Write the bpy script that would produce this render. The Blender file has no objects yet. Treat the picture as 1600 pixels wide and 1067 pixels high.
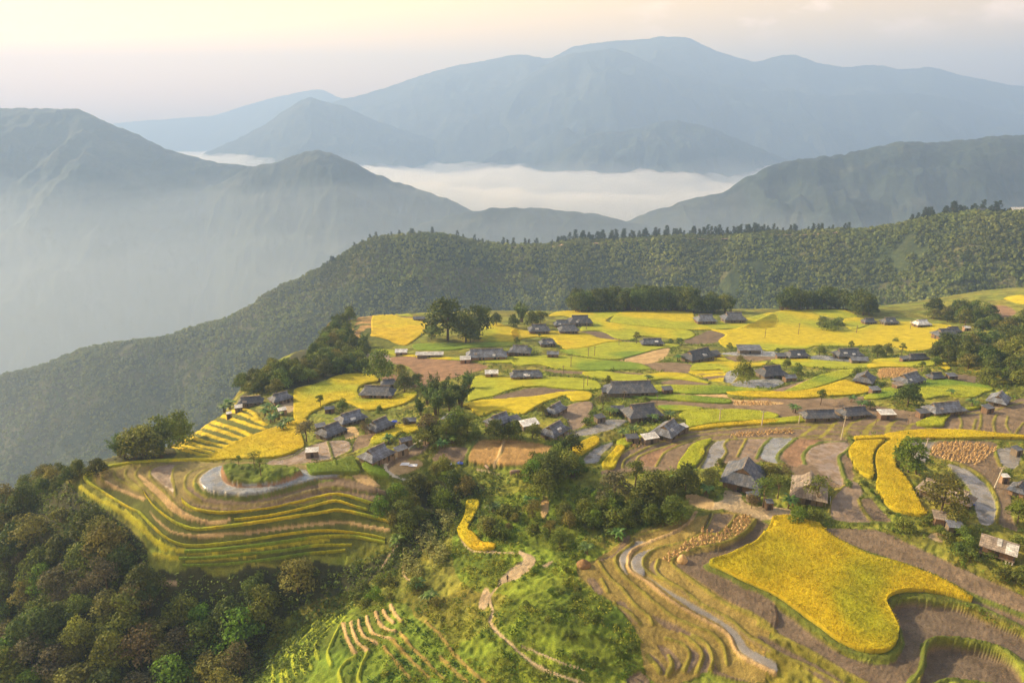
import bpy, math, random
import numpy as np
from mathutils import Vector
R = math.radians
random.seed(7); RS = np.random.RandomState(11)
sc = bpy.context.scene
COL = sc.collection
# ------------------------------------------------------------------ camera model
F_, CX, CY, HOR = 1066.0, 800.0, 533.5, 205.0
TH = math.atan((CY-HOR)/F_); CT, ST = math.cos(TH), math.sin(TH)
cam = bpy.data.objects.new('camera', bpy.data.cameras.new('camera')); COL.objects.link(cam)
cam.data.sensor_width = 36.0; cam.data.lens = 36.0*F_/1600; cam.data.clip_start = 1; cam.data.clip_end = 40000
cam.rotation_euler = (math.pi/2-TH, 0, 0); sc.camera = cam
def ray(px, py):
    u = (np.asarray(px, float)-CX)/F_; v = (CY-np.asarray(py, float))/F_
    dy = CT+v*ST; dz = -ST+v*CT
    return u/dy, dz/dy                       # x and z per metre of forward distance
# ------------------------------------------------------------------ noise
def _h(ix, iy, s):
    n = (ix.astype(np.int64)*374761393+iy.astype(np.int64)*668265263+s*974634777) & 0xffffffff
    n = ((n ^ (n >> 13))*1274126177) & 0xffffffff
    n = ((n ^ (n >> 16))*2246822519) & 0xffffffff
    return ((n ^ (n >> 15)) & 0xffffff)/float(0xffffff)
def vn(x, y, s=0):
    x = np.asarray(x, float); y = np.asarray(y, float)
    ix = np.floor(x); iy = np.floor(y); fx = x-ix; fy = y-iy
    fx = fx*fx*fx*(fx*(fx*6-15)+10); fy = fy*fy*fy*(fy*(fy*6-15)+10)
    a = _h(ix, iy, s); b = _h(ix+1, iy, s); c = _h(ix, iy+1, s); d = _h(ix+1, iy+1, s)
    return (a+(b-a)*fx)*(1-fy)+(c+(d-c)*fx)*fy
def fbm(x, y, s=0, o=4, g=.5):
    t = 0; a = 1; n = 0
    for k in range(o):
        t = t+a*vn(x*2**k+17.3*k, y*2**k-9.1*k, s+k); n += a; a *= g
    return t/n
def sst(a, b, x):
    t = np.clip((x-a)/(b-a), 0, 1); return t*t*(3-2*t)
# ------------------------------------------------------------------ object helpers
def tag(o, label, cat, group=None, kind=None):
    o['label'] = label; o['category'] = cat
    if group: o['group'] = group
    if kind: o['kind'] = kind
    return o
def mesh_np(name, V, Fq, mat=None, col=None, smooth=False, attrs=None):
    """mesh from numpy arrays; Fq is (n,3|4) int or a list of such arrays"""
    me = bpy.data.meshes.new(name)
    fl = Fq if isinstance(Fq, list) else [Fq]
    fl = [f for f in fl if len(f)]
    me.vertices.add(len(V)); me.vertices.foreach_set('co', np.ascontiguousarray(V, np.float32).ravel())
    loops = np.concatenate([f.ravel() for f in fl]).astype(np.int32)
    tot = np.concatenate([np.full(len(f), f.shape[1], np.int32) for f in fl])
    st = np.concatenate([[0], np.cumsum(tot)[:-1]]).astype(np.int32)
    me.loops.add(len(loops)); me.loops.foreach_set('vertex_index', loops)
    me.polygons.add(len(tot)); me.polygons.foreach_set('loop_start', st)
    if smooth: me.polygons.foreach_set('use_smooth', np.ones(len(tot), bool))
    if col is not None:
        a = me.attributes.new('Col', 'FLOAT_COLOR', 'POINT')
        a.data.foreach_set('color', np.ascontiguousarray(np.c_[col, np.ones(len(col))], np.float32).ravel())
    for k, v in (attrs or {}).items():
        a = me.attributes.new(k, 'FLOAT', 'POINT'); a.data.foreach_set('value', np.ascontiguousarray(v, np.float32))
    me.update(calc_edges=True); me.validate()
    if mat: me.materials.append(mat)
    return me
def link(name, me, parent=None):
    o = bpy.data.objects.new(name, me); COL.objects.link(o)
    if parent: o.parent = parent
    return o
def empty(name, loc=(0, 0, 0), rz=0):
    o = bpy.data.objects.new(name, None); COL.objects.link(o); o.location = loc; o.rotation_euler = (0, 0, rz)
    o.empty_display_size = .5
    return o
# ------------------------------------------------------------------ materials
def newmat(name):
    m = bpy.data.materials.new(name); m.use_nodes = True; nt = m.node_tree
    return m, nt, nt.nodes['Principled BSDF']
def nd(nt, t, **k):
    n = nt.nodes.new(t)
    for a, b in k.items():
        if a in n.inputs: n.inputs[a].default_value = b
        else: setattr(n, a, b)
    return n
def mathn(nt, op, a, b):
    n = nt.nodes.new('ShaderNodeMath'); n.operation = op
    for i, v in enumerate((a, b)):
        if hasattr(v, 'links'): nt.links.new(v, n.inputs[i])
        else: n.inputs[i].default_value = v
    return n.outputs[0]
def noise(nt, scale, detail=3, rough=.55, coord='Object', stretch=None):
    tc = nt.nodes.new('ShaderNodeTexCoord'); src = tc.outputs[coord]
    if stretch:
        mp = nt.nodes.new('ShaderNodeMapping'); mp.inputs['Scale'].default_value = stretch
        nt.links.new(src, mp.inputs[0]); src = mp.outputs[0]
    n = nd(nt, 'ShaderNodeTexNoise', Scale=scale, Detail=detail, Roughness=rough); nt.links.new(src, n.inputs['Vector'])
    return n.outputs['Fac']
def maprange(nt, src, a, b, c, d):
    n = nt.nodes.new('ShaderNodeMapRange'); nt.links.new(src, n.inputs[0])
    for i, v in enumerate((a, b, c, d)): n.inputs[i+1].default_value = v
    return n.outputs[0]
def scale_col(nt, col, fac):
    n = nt.nodes.new('ShaderNodeVectorMath'); n.operation = 'SCALE'
    if hasattr(col, 'links'): nt.links.new(col, n.inputs[0])
    else: n.inputs[0].default_value = col[:3]
    nt.links.new(fac, n.inputs['Scale']); return n.outputs[0]
def mat_col(name, sc1=1.0, sc2=6.0, amp=.35, rough=.9, bump=.0, bscale=3., bdist=.3, wet=False, transl=0, rnd=0, base=None, spec=.2):
    """base colour = mesh colour attribute (or base) varied by two procedural noises"""
    m, nt, b = newmat(name)
    if base is None:
        at = nt.nodes.new('ShaderNodeAttribute'); at.attribute_name = 'Col'; c = at.outputs['Color']
    else: c = base
    f1 = maprange(nt, noise(nt, sc1, 4), .3, .7, 1-amp, 1+amp); f2 = maprange(nt, noise(nt, sc2, 3), .3, .7, 1-amp, 1+amp)
    f = mathn(nt, 'MULTIPLY', f1, f2)
    if rnd:
        oi = nt.nodes.new('ShaderNodeObjectInfo'); f = mathn(nt, 'MULTIPLY', f, maprange(nt, oi.outputs['Random'], 0, 1, 1-rnd, 1+rnd))
    c = scale_col(nt, c, f)
    if rnd:
        hs = nd(nt, 'ShaderNodeHueSaturation'); nt.links.new(c, hs.inputs['Color'])
        nt.links.new(maprange(nt, mathn(nt, 'FRACT', mathn(nt, 'MULTIPLY', oi.outputs['Random'], 7.31), 0), 0, 1, .475, .52), hs.inputs['Hue']); c = hs.outputs[0]
    nt.links.new(c, b.inputs['Base Color']); b.inputs['Roughness'].default_value = rough
    b.inputs['Specular IOR Level'].default_value = spec
    if wet:
        at = nt.nodes.new('ShaderNodeAttribute'); at.attribute_name = 'wet'
        w = mathn(nt, 'MULTIPLY', at.outputs['Fac'], maprange(nt, noise(nt, .45, 3), .42, .56, .12, 1.))
        nt.links.new(maprange(nt, w, 0, 1, rough, .06), b.inputs['Roughness'])
        nt.links.new(maprange(nt, w, 0, 1, spec, 1.), b.inputs['Specular IOR Level'])
    if bump:
        bn = nd(nt, 'ShaderNodeBump', Strength=bump, Distance=bdist)
        if wet: nt.links.new(maprange(nt, w, 0, .5, bump, bump*.12), bn.inputs['Strength'])
        nt.links.new(noise(nt, bscale, 4, .65), bn.inputs['Height'])
        nt.links.new(bn.outputs[0], b.inputs['Normal'])
    if transl:
        tr = nt.nodes.new('ShaderNodeBsdfTranslucent'); nt.links.new(c, tr.inputs[0])
        mx = nt.nodes.new('ShaderNodeMixShader'); mx.inputs[0].default_value = transl
        nt.links.new(b.outputs[0], mx.inputs[1]); nt.links.new(tr.outputs[0], mx.inputs[2])
        nt.links.new(mx.outputs[0], nt.nodes['Material Output'].inputs[0])
    return m
# ------------------------------------------------------------------ base terrain: control heights, smooth interpolation
CP = """1165,735,-88 1480,760,-86 1600,700,-84.5 1600,640,-86 1300,640,-89 1000,640,-92 1420,590,-93 1200,580,-97 1000,605,-95 820,580,-98 760,550,-103
1035,532,-110 1250,550,-105 1300,510,-112 1100,495,-112 900,500,-113 1500,500,-109 1480,520,-107 600,500,-111 700,500,-112 800,492,-113 1000,488,-113 1200,485,-113 1350,487,-113 1590,545,-97 1580,600,-90
660,570,-102 590,610,-98 640,640,-95 520,670,-93 440,620,-98 390,622,-100 380,690,-93.5 330,720,-92 290,690,-98 350,660,-97 400,745,-87 480,720,-88.5 590,710,-87.5
620,740,-88 600,780,-90 770,710,-88.5 860,710,-88.5 900,770,-90.5 690,770,-94 650,800,-97 580,875,-103 500,920,-108 400,970,-112 300,1030,-116
740,830,-92.5 650,860,-97 760,880,-91.5 850,800,-90.5 830,870,-90.5 870,930,-89 800,960,-90.5 900,980,-89.5 960,900,-89.5 700,970,-94 600,990,-96.5 520,1040,-99 450,1050,-103 560,955,-101
700,1060,-94.5 900,1060,-92 1050,1060,-92.5 1000,870,-89 1080,830,-87.3 1100,950,-89.5 1180,1020,-91 1200,870,-87 1300,900,-87 1400,1000,-88 1500,1050,-89 1590,1060,-89.5 1580,950,-86.8 1500,880,-86 1450,830,-85.5 1560,870,-84.5
1300,780,-86.5 1400,740,-86.5 125,745,-92 250,765,-90.5 350,795,-91.5 330,850,-96 400,880,-99 260,880,-100 500,850,-96 610,850,-97 600,820,-93.5 200,800,-95 150,765,-94
0,775,-112 60,765,-106 50,850,-109 50,1000,-113 150,950,-110 0,1060,-116 200,1060,-115 300,950,-110 500,530,-119 430,572,-115 380,600,-112 545,500,-114 560,560,-108 240,715,-104 190,728,-106"""
cps = []
for t in CP.split():
    px, py, z = map(float, t.split(',')); kx, kz = ray(px, py); y = z/kz; cps.append((kx*y, y, z))
for px, y, z in ((-80, 330, -210), (60, 300, -185), (170, 270, -165), (280, 330, -190), (350, 380, -190), (420, 470, -200), (520, 540, -200), (650, 560, -185), (800, 560, -175), (1000, 560, -170), (1200, 560, -165),
                 (1350, 560, -160), (1500, 560, -140), (1650, 520, -120), (1750, 400, -95), (1750, 250, -84), (1750, 150, -84), (1750, 95, -89), (-100, 220, -150), (-150, 150, -135), (-150, 100, -130),
                 (100, 75, -122), (500, 75, -105), (900, 75, -95), (1300, 75, -92), (1700, 70, -93), (0, 700, -720), (400, 720, -600), (800, 760, -460), (1200, 760, -400), (1700, 720, -330), (-100, 480, -430), (150, 470, -400), (-300, 620, -640), (-300, 330, -260), (2200, 400, -100), (2200, 150, -88), (-700, 300, -260), (-600, 120, -170)):
    kx = (px-CX)/F_; cps.append((kx*y, y, z))
cps = np.array(cps); CC = 14.0
def _phi(ax, ay, bx, by): return np.sqrt((ax[:, None]-bx[None])**2+(ay[:, None]-by[None])**2+CC*CC)
_n = len(cps); _A = np.zeros((_n+3, _n+3)); _A[:_n, :_n] = _phi(cps[:, 0], cps[:, 1], cps[:, 0], cps[:, 1])-np.eye(_n)*1.2
_A[:_n, _n:] = np.c_[np.ones(_n), cps[:, :2]]; _A[_n:, :_n] = _A[:_n, _n:].T
_w = np.linalg.solve(_A, np.r_[cps[:, 2], 0, 0, 0])
def base_h(x, y):
    o = np.empty(x.shape); xf, yf, of = x.ravel(), y.ravel(), o.ravel()
    for i in range(0, len(xf), 40000):
        a, b = xf[i:i+40000], yf[i:i+40000]
        of[i:i+40000] = _phi(a, b, cps[:, 0], cps[:, 1]) @ _w[:_n]+_w[_n]+_w[_n+1]*a+_w[_n+2]*b
    return of.reshape(x.shape)
NR = 900
ROW = 72*(800/72.)**(np.arange(NR)/(NR-1.))
UC = np.r_[np.linspace(-2.1, -.96, 45, endpoint=False), np.linspace(-.96, .96, 1420), np.linspace(.96, 2.1, 46)[1:]]
NC = len(UC)
# the height is smooth: evaluate on every 4th row/column and interpolate
_ri = np.r_[np.arange(0, NR-1, 4), NR-1]; _ci = np.r_[np.arange(0, NC-1, 4), NC-1]
_hc = base_h(UC[_ci][None]*ROW[_ri][:, None], np.repeat(ROW[_ri][:, None], len(_ci), 1))
_t = np.array([np.interp(np.arange(NC), _ci, r) for r in _hc]); HB = np.array([np.interp(np.arange(NR), _ri, c) for c in _t.T]).T
GX = UC[None]*ROW[:, None]; GY = np.repeat(ROW[:, None], NC, 1)
def sample(G, x, y):
    y = np.asarray(y, float); x = np.asarray(x, float)
    r = np.clip(np.log(y/72.)/math.log(800/72.)*(NR-1), 0, NR-1.001); c = np.clip(np.interp(x/y, UC, np.arange(NC)), 0, NC-1.001)
    i = r.astype(int); j = c.astype(int); a = r-i; b = c-j
    return (G[i, j]*(1-b)+G[i, j+1]*b)*(1-a)+(G[i+1, j]*(1-b)+G[i+1, j+1]*b)*a
def hit(px, py, G=None):
    """where the sight line through a traced point of the photo meets the terrain"""
    G = HB if G is None else G
    px = np.atleast_1d(np.asarray(px, float)); py = np.atleast_1d(np.asarray(py, float))
    kx, kz = ray(px, py); X = np.zeros(len(px)); Y = np.zeros(len(px)); cache = np.arange(NC)
    for n in range(len(px)):
        c = np.clip(np.interp(kx[n], UC, cache), 0, NC-1.001); j = int(c); b = c-j
        d = kz[n]*ROW-(G[:, j]*(1-b)+G[:, j+1]*b)
        w = np.nonzero(d < 0)[0]
        if len(w) == 0: k = int(np.argmin(np.abs(d))); yy = ROW[k]
        elif w[0] == 0: yy = ROW[0]
        else: k = w[0]; yy = ROW[k-1]+(ROW[k]-ROW[k-1])*d[k-1]/(d[k-1]-d[k])
        X[n] = kx[n]*yy; Y[n] = yy
    return X, Y
ZO = dict(Z1=(400, 460), Z2=(800, 460), Z3=(1200, 460), Z4=(100, 600), Z5=(500, 660), Z6=(900, 660), Z7=(1200, 660), Z8=(400, 800), Z9=(800, 800), Z10=(1200, 800))
def trace(s):
    o = (0, 0); k = 1.; out = []
    for t in s.split():
        if t == 'P': o = (0, 0); k = 1.
        elif t[0] == 'Z': o = ZO[t]; k = .25
        else:
            a, b = t.split(','); out.append((o[0]+float(a)*k, o[1]+float(b)*k))
    return np.array(out)
def smooth(p, n=5, closed=True):
    m = len(p); q = []
    for i in range(m if closed else m-1):
        if closed: a, b, c, d = p[i-1], p[i], p[(i+1) % m], p[(i+2) % m]
        else: a, b, c, d = p[max(i-1, 0)], p[i], p[i+1], p[min(i+2, m-1)]
        for k in range(n):
            t = k/n; q.append(.5*(2*b+(c-a)*t+(2*a-5*b+4*c-d)*t*t+(3*b-a-3*c+d)*t**3))
    if not closed: q.append(p[-1])
    return np.array(q)
def world(s, closed=True, n=5):
    p = smooth(trace(s), n, closed); X, Y = hit(p[:, 0], p[:, 1]); return np.c_[X, Y]
def grid_box(poly, pad=0):
    y0, y1 = poly[:, 1].min()-pad, poly[:, 1].max()+pad
    r0 = max(0, np.searchsorted(ROW, y0)-1); r1 = min(NR, np.searchsorted(ROW, y1)+1)
    u = np.r_[(poly[:, 0]-pad)/poly[:, 1], (poly[:, 0]+pad)/poly[:, 1]]
    c0 = max(0, np.searchsorted(UC, u.min())-1); c1 = min(NC, np.searchsorted(UC, u.max())+1)
    return slice(r0, r1), slice(c0, c1)
def inside(x, y, poly):
    r = np.zeros(x.shape, bool); a = poly; b = np.roll(poly, -1, 0)
    for (x0, y0), (x1, y1) in zip(a, b):
        if y0 == y1: continue
        c = (y0 > y) != (y1 > y); r ^= c & (x < (x1-x0)*(y-y0)/(y1-y0)+x0)
    return r
def dist_line(x, y, pl, closed=False):
    d = np.full(x.shape, 1e9); b = np.roll(pl, -1, 0) if closed else pl[1:]
    for (x0, y0), (x1, y1) in zip(pl, b):
        dx, dy = x1-x0, y1-y0; L = dx*dx+dy*dy+1e-9
        t = np.clip(((x-x0)*dx+(y-y0)*dy)/L, 0, 1); d = np.minimum(d, (x-x0-t*dx)**2+(y-y0-t*dy)**2)
    return np.sqrt(d)
# ------------------------------------------------------------------ land cover: every parcel traced once, laid on the terrain
C = dict(soil=(.172, .126, .080), dark=(.138, .104, .070), red=(.225, .138, .080), wet=(.19, .178, .158), water=(.20, .21, .21), stub=(.34, .21, .075), straw=(.47, .28, .10), mud=(.21, .155, .105),  # wet and water: sky reflection put into a lightened base colour
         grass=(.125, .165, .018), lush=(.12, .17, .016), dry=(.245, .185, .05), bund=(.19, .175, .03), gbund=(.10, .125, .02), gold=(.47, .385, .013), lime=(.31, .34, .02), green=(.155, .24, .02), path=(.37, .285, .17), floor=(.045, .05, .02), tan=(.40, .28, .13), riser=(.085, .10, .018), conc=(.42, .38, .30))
C = {k: np.array(v) for k, v in C.items()}
HG = HB.copy(); CG = np.empty(HB.shape+(3,)); WET = np.zeros(HB.shape); GRASS = np.ones(HB.shape); ROWS = np.zeros(HB.shape)
_nz = fbm(GX/9., GY/9., 3)[..., None]
CG[:] = C['grass']*(1-_nz)+C['bund']*_nz
def paint(m, key, rs, cs, var=.5):
    c = C[key] if isinstance(key, str) else np.array(key)
    sub = CG[rs, cs]; n = fbm(GX[rs, cs]/3.5, GY[rs, cs]/3.5, 5)[m][:, None]
    sub[m] = c*(1+var*(n-.5)); GRASS[rs, cs][m] = 1. if key in ('grass', 'lush') else 0.
def parcel(key, s, flat=.85, var=.5, wet=0, dz=0, ragged=.1):
    w = world(s); rs, cs = grid_box(w); x, y = GX[rs, cs], GY[rs, cs]
    j = ragged*(fbm(x/2.5, y/2.5, 9)-.5)*2; m = inside(x+j, y+j, w)
    if not m.any(): return
    paint(m, key, rs, cs, var); WET[rs, cs][m] = wet
    h = HG[rs, cs]; b = HB[rs, cs][m]; xm, ym = x[m]-x[m].mean(), y[m]-y[m].mean(); keep = np.clip((np.ptp(xm)+np.ptp(ym)-30)/90, .12, .75)
    A = np.c_[xm, ym]; g2 = np.linalg.lstsq(A.T@A+np.eye(2)*1e-6, A.T@(b-b.mean()), rcond=None)[0]
    h[m] = b*(1-flat)+flat*(b.mean()+keep*(A@g2))+dz
def zone(key, s, var=.6, grass=0.):
    w = world(s); rs, cs = grid_box(w); x, y = GX[rs, cs], GY[rs, cs]; j = 3*(fbm(x/6, y/6, 21)-.5)
    m = inside(x+j, y-j, w); paint(m, key, rs, cs, var); GRASS[rs, cs][m] = grass
def stairs(s, step, top, riser, frac=.55, off=0, grass=0.):
    w = world(s); rs, cs = grid_box(w); x, y = GX[rs, cs], GY[rs, cs]; m = inside(x, y, w)
    q = (HB[rs, cs]+1.6*step*(fbm(x/22, y/22, 31)-.5)+off)/step; f = q-np.floor(q); z = (np.floor(q)+sst(frac, 1, f))*step-off
    HG[rs, cs][m] = z[m]
    if top: paint(m, top, rs, cs)
    m2 = m & (f > frac)
    if riser: paint(m2, riser, rs, cs)
    GRASS[rs, cs][m] = grass
def bund(key, s, w=.55, h=.35, closed=False, grass=0.):
    pl = world(s, closed, 6); rs, cs = grid_box(pl, w*2); x, y = GX[rs, cs], GY[rs, cs]
    w *= .72; h *= .8; d = dist_line(x, y, pl, closed)*(1+.9*(fbm(x/1.8, y/1.8, 14)-.5)); m = d < w
    if not m.any(): return
    paint(m, key, rs, cs, .8); WET[rs, cs][m] = 0; GRASS[rs, cs][m] = grass
    hh = HG[rs, cs]; hh[m] += (h*(1-(d/w)**2))[m]
# zones (what shows where nothing else is traced)
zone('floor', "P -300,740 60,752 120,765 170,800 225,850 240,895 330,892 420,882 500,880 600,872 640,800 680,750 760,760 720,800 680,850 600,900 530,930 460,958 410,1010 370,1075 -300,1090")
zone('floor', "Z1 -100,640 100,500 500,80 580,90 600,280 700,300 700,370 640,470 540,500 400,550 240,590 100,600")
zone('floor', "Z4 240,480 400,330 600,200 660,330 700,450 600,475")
zone('lush', "Z5 860,640 920,480 1180,460 1599,380 1599,1067 1100,1067 900,1000 820,800", .8, 1)
zone('lush', "Z9 -800,1067 -100,700 0,100 400,180 600,250 420,420 640,580 800,760 820,900 900,1067", .8, 1)
zone('dry', "Z9 420,350 560,270 760,150 1000,60 1260,10 1540,30 1599,500 1599,1067 1250,1000 900,1067 820,900 800,760 640,580 440,420", .9)
zone('soil', "Z6 220,330 240,250 330,180 520,100 700,60 900,35 1300,10 1600,0 Z7 200,0 900,0 1120,40 1160,0 1700,0 1700,60 1200,60 800,75 520,85 510,160 500,400 200,350 0,250", .7)
zone('soil', "Z3 -200,720 0,650 400,650 620,640 700,700 1060,740 1340,710 1700,640 1700,860 900,850 500,890 0,900 -200,860", .7)
zone('soil', "Z2 850,660 1100,670 1400,680 1660,640 1660,750 1400,720 1100,700 900,690", .6)
zone((.185, .15, .055), "Z4 180,560 330,515 560,490 900,490 1250,490 1599,500 1660,580 1660,720 1599,700 1300,770 900,800 760,770 600,740 400,680 240,640", .6)
# flooded and bare paddies of the middle terraces
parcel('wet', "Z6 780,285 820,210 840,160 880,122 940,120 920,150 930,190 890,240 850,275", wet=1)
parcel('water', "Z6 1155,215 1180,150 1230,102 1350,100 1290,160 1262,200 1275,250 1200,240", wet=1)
parcel('mud', "Z6 1440,230 1450,190 1480,160 1590,132 Z7 300,150 400,125 495,130 490,170 430,210 450,280 470,385 400,360 350,330 270,260", wet=.7)
parcel('red', "Z6 1290,200 1330,150 1380,107 1530,112 1480,150 1430,200 1420,250 1350,270")
parcel('soil', "Z6 910,235 945,180 930,145 960,112 1040,108 1020,150 1000,210 950,245")
parcel('mud', "Z6 1010,212 1045,150 1070,108 1200,102 1160,150 1120,215", wet=.4)
parcel('soil', "Z6 235,270 270,215 360,175 460,140 480,150 390,195 320,225 290,275")
parcel('dark', "Z6 305,265 320,225 400,185 520,145 660,100 800,75 800,88 640,122 500,165 390,205 365,250")
parcel('red', "Z6 380,265 410,215 500,178 640,132 790,100 700,125 560,180 520,220 495,270")
parcel('soil', "Z6 520,265 540,225 580,185 690,140 760,120 700,160 660,215 630,290 580,300")
parcel('mud', "Z7 385,570 398,490 440,430 520,373 570,390 592,440 558,490 590,560 640,622 500,622 420,612", wet=.3)
parcel('soil', "Z7 585,485 640,480 700,540 770,620 665,612 612,560")
parcel('soil', "Z7 340,660 480,662 650,670 750,690 850,740 1050,830 1250,920 1400,990 Z10 1500,470 1660,560 1660,655 1500,600 1350,550 1250,510 1000,370 850,320 700,270 580,230 450,170 370,120", .9, wet=.15)
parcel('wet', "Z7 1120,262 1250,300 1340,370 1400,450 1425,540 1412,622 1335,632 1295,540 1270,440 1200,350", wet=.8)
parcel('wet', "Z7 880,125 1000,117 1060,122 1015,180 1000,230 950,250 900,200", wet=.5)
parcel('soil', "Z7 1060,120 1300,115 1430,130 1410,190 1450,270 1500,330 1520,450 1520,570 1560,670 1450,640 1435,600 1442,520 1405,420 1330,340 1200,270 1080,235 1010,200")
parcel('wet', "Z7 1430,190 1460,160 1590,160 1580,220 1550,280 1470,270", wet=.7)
# front right: soil round the golden field
parcel('dark', "Z10 -60,540 100,620 250,740 400,850 560,920 700,945 800,915 835,820 825,720 775,600 800,560 900,550 1050,570 1200,590 1400,680 1660,800 1660,960 1500,850 1350,800 1150,768 1020,778 965,850 955,940 860,1090 650,1090 400,940 200,835 0,720 -60,690", .9, dz=-.7, wet=.1)
parcel('dark', "Z10 1000,850 1060,800 1200,808 1400,860 1550,950 1600,1090 1400,1060 1150,1030 1050,1050 950,1090 980,960", .9, dz=-1.6)
parcel('dark', "Z9 1530,45 1599,60 1640,80 1599,130 1450,220 1250,300 1240,340 1350,420 1500,490 1640,570 1640,720 1480,630 1320,540 1180,440 1060,360 1030,330 1100,270 1300,220 1440,150", .8, dz=-.2)
parcel('soil', "Z9 1260,15 1385,20 1345,90 1285,130 1215,120 1240,60")
parcel('dark', "Z10 0,790 130,860 300,950 430,1030 500,1090 400,1090 200,960 60,890 -60,840 -60,770", .5)
parcel('soil', "Z10 1240,520 1400,590 1660,700 1660,760 1400,650 1250,560", .8)
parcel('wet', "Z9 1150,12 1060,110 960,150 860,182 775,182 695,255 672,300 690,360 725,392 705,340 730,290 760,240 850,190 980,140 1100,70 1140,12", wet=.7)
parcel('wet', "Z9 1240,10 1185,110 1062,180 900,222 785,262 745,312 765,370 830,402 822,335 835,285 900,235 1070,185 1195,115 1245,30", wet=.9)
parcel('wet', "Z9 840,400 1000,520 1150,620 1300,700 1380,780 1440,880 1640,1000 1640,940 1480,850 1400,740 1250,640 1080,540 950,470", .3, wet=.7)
parcel('mud', "Z9 1000,460 1200,600 1350,690 1480,800 1640,890 1640,860 1490,770 1360,665 1200,570 1080,490", .3)
parcel('soil', "Z9 700,160 740,155 690,240 640,280 560,310 620,420 700,500 640,440 550,340 540,300 640,260", .5)
parcel('soil', "Z9 470,420 520,420 570,500 530,510", .7); parcel('soil', "Z9 650,575 700,560 790,690 760,690", .6)
parcel('soil', "Z9 840,890 880,890 960,980 930,1010", .7); parcel('soil', "Z9 910,830 980,850 1060,950 1010,980", .7); parcel('mud', "Z9 1010,790 1110,840 1170,900 1110,1000 1075,990 1115,890", .6); parcel('mud', "Z9 1200,840 1240,900 1235,990 1160,1000 1195,920", .6)
parcel('soil', "Z9 880,640 1000,690 1200,800 1260,900 1300,1000 1500,1067 1250,1010 1250,920 1210,830 1100,770 960,720", .4)
parcel('soil', "Z9 720,1040 800,1000 860,1067 740,1090", .6)
parcel('soil', "Z9 860,350 900,300 930,380 1060,470 1180,560 1100,520 960,450", .4)
# left and centre bare parcels
parcel('stub', "Z5 930,240 950,170 1000,108 1130,108 1120,170 1080,270 980,265", .9)
parcel('stub', "Z5 1110,270 1140,190 1160,108 1300,120 1450,150 1420,190 1340,220 1300,265 1200,275", .9)
parcel('soil', "Z5 705,220 760,160 840,145 920,155 910,200 885,255 800,245 720,245", .8)
parcel('soil', "Z5 420,240 500,200 560,150 650,115 680,140 640,190 560,225 430,290", .7)
parcel('mud', "Z1 60,1050 200,1000 330,960 440,930 570,920 590,950 560,980 450,1020 300,1050 150,1062", .7, wet=.8)
parcel('soil', "Z1 580,990 610,930 640,890 720,870 800,840 900,805 880,830 800,850 730,890 700,940 640,960 Z5 130,215 60,240 0,255", .6)
parcel('red', "Z1 840,400 960,390 1150,405 1300,420 1420,440 1440,460 1300,500 1150,540 1060,550 1000,500 950,450 850,430", .3)
parcel('mud', "Z1 650,400 720,370 820,375 835,430 700,470 650,440", .3, wet=.6)
parcel('red', "Z1 560,460 640,480 760,520 900,500 1080,560 960,580 700,500", .2)
parcel('dark', "Z2 430,232 560,237 745,294 650,284 520,272", .2); parcel('dark', "Z2 1080,288 1150,262 1240,227 1325,252 1282,297 1150,310 1090,307", .2)
parcel('soil', "Z2 790,434 950,427 1110,437 1122,482 1050,492 950,482 870,467", .2); parcel('soil', "Z2 190,467 400,482 600,482 800,492 800,508 600,503 430,497 290,492", .2)
parcel('dark', "Z1 1480,645 1599,612 Z2 150,584 300,592 420,607 250,622 100,642 0,652 Z1 1540,660", .2)
parcel('mud', "Z2 300,732 380,692 500,687 490,762 420,832 370,842 350,792", .8, wet=.2)
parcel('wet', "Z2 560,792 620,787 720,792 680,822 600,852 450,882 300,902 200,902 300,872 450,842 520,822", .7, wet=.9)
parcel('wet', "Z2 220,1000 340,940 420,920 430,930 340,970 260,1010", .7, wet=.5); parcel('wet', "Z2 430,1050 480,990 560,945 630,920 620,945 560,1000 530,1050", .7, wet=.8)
parcel('soil', "Z2 930,547 1080,532 1200,552 1230,567 1000,572", .2)
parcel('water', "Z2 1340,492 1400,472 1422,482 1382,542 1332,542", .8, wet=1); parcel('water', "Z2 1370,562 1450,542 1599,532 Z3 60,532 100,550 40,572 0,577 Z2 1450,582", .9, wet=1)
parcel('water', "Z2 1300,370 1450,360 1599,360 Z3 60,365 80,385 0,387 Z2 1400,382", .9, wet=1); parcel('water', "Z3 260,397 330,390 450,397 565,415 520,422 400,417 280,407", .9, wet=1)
parcel('soil', "Z2 1330,390 1450,385 1599,388 Z3 60,395 20,410 Z2 1560,412 1450,420 1350,415", .2)
parcel('mud', "Z3 20,602 150,562 320,512 345,517 200,562 90,612", .3); parcel('tan', "Z3 140,580 200,550 290,520 310,528 220,560 160,590", .3)
parcel('stub', "Z3 690,472 800,462 930,467 900,492 780,520 700,527", .4); parcel('dark', "Z3 1100,512 1200,502 1330,522 1320,552 1200,547 1120,532", .3)
parcel('tan', "Z2 680,407 800,372 870,342 985,337 945,402 850,432 790,432 720,422", .2)
parcel('tan', "Z2 980,625 1150,628 1330,625 1370,655 1600,665 Z3 100,680 0,690 Z2 1400,690 1350,650 1200,640", .2)
parcel('red', "Z3 1330,75 1480,70 1550,110 1500,140 1400,150 1340,110", .2); parcel('gold', "Z3 1480,20 1599,5 1599,60 1500,40", .2)
for a in ("900,740 1020,735 1000,790 900,815", "660,760 860,750 870,810 680,815"): parcel('soil', "Z3 "+a, .6)
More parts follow.
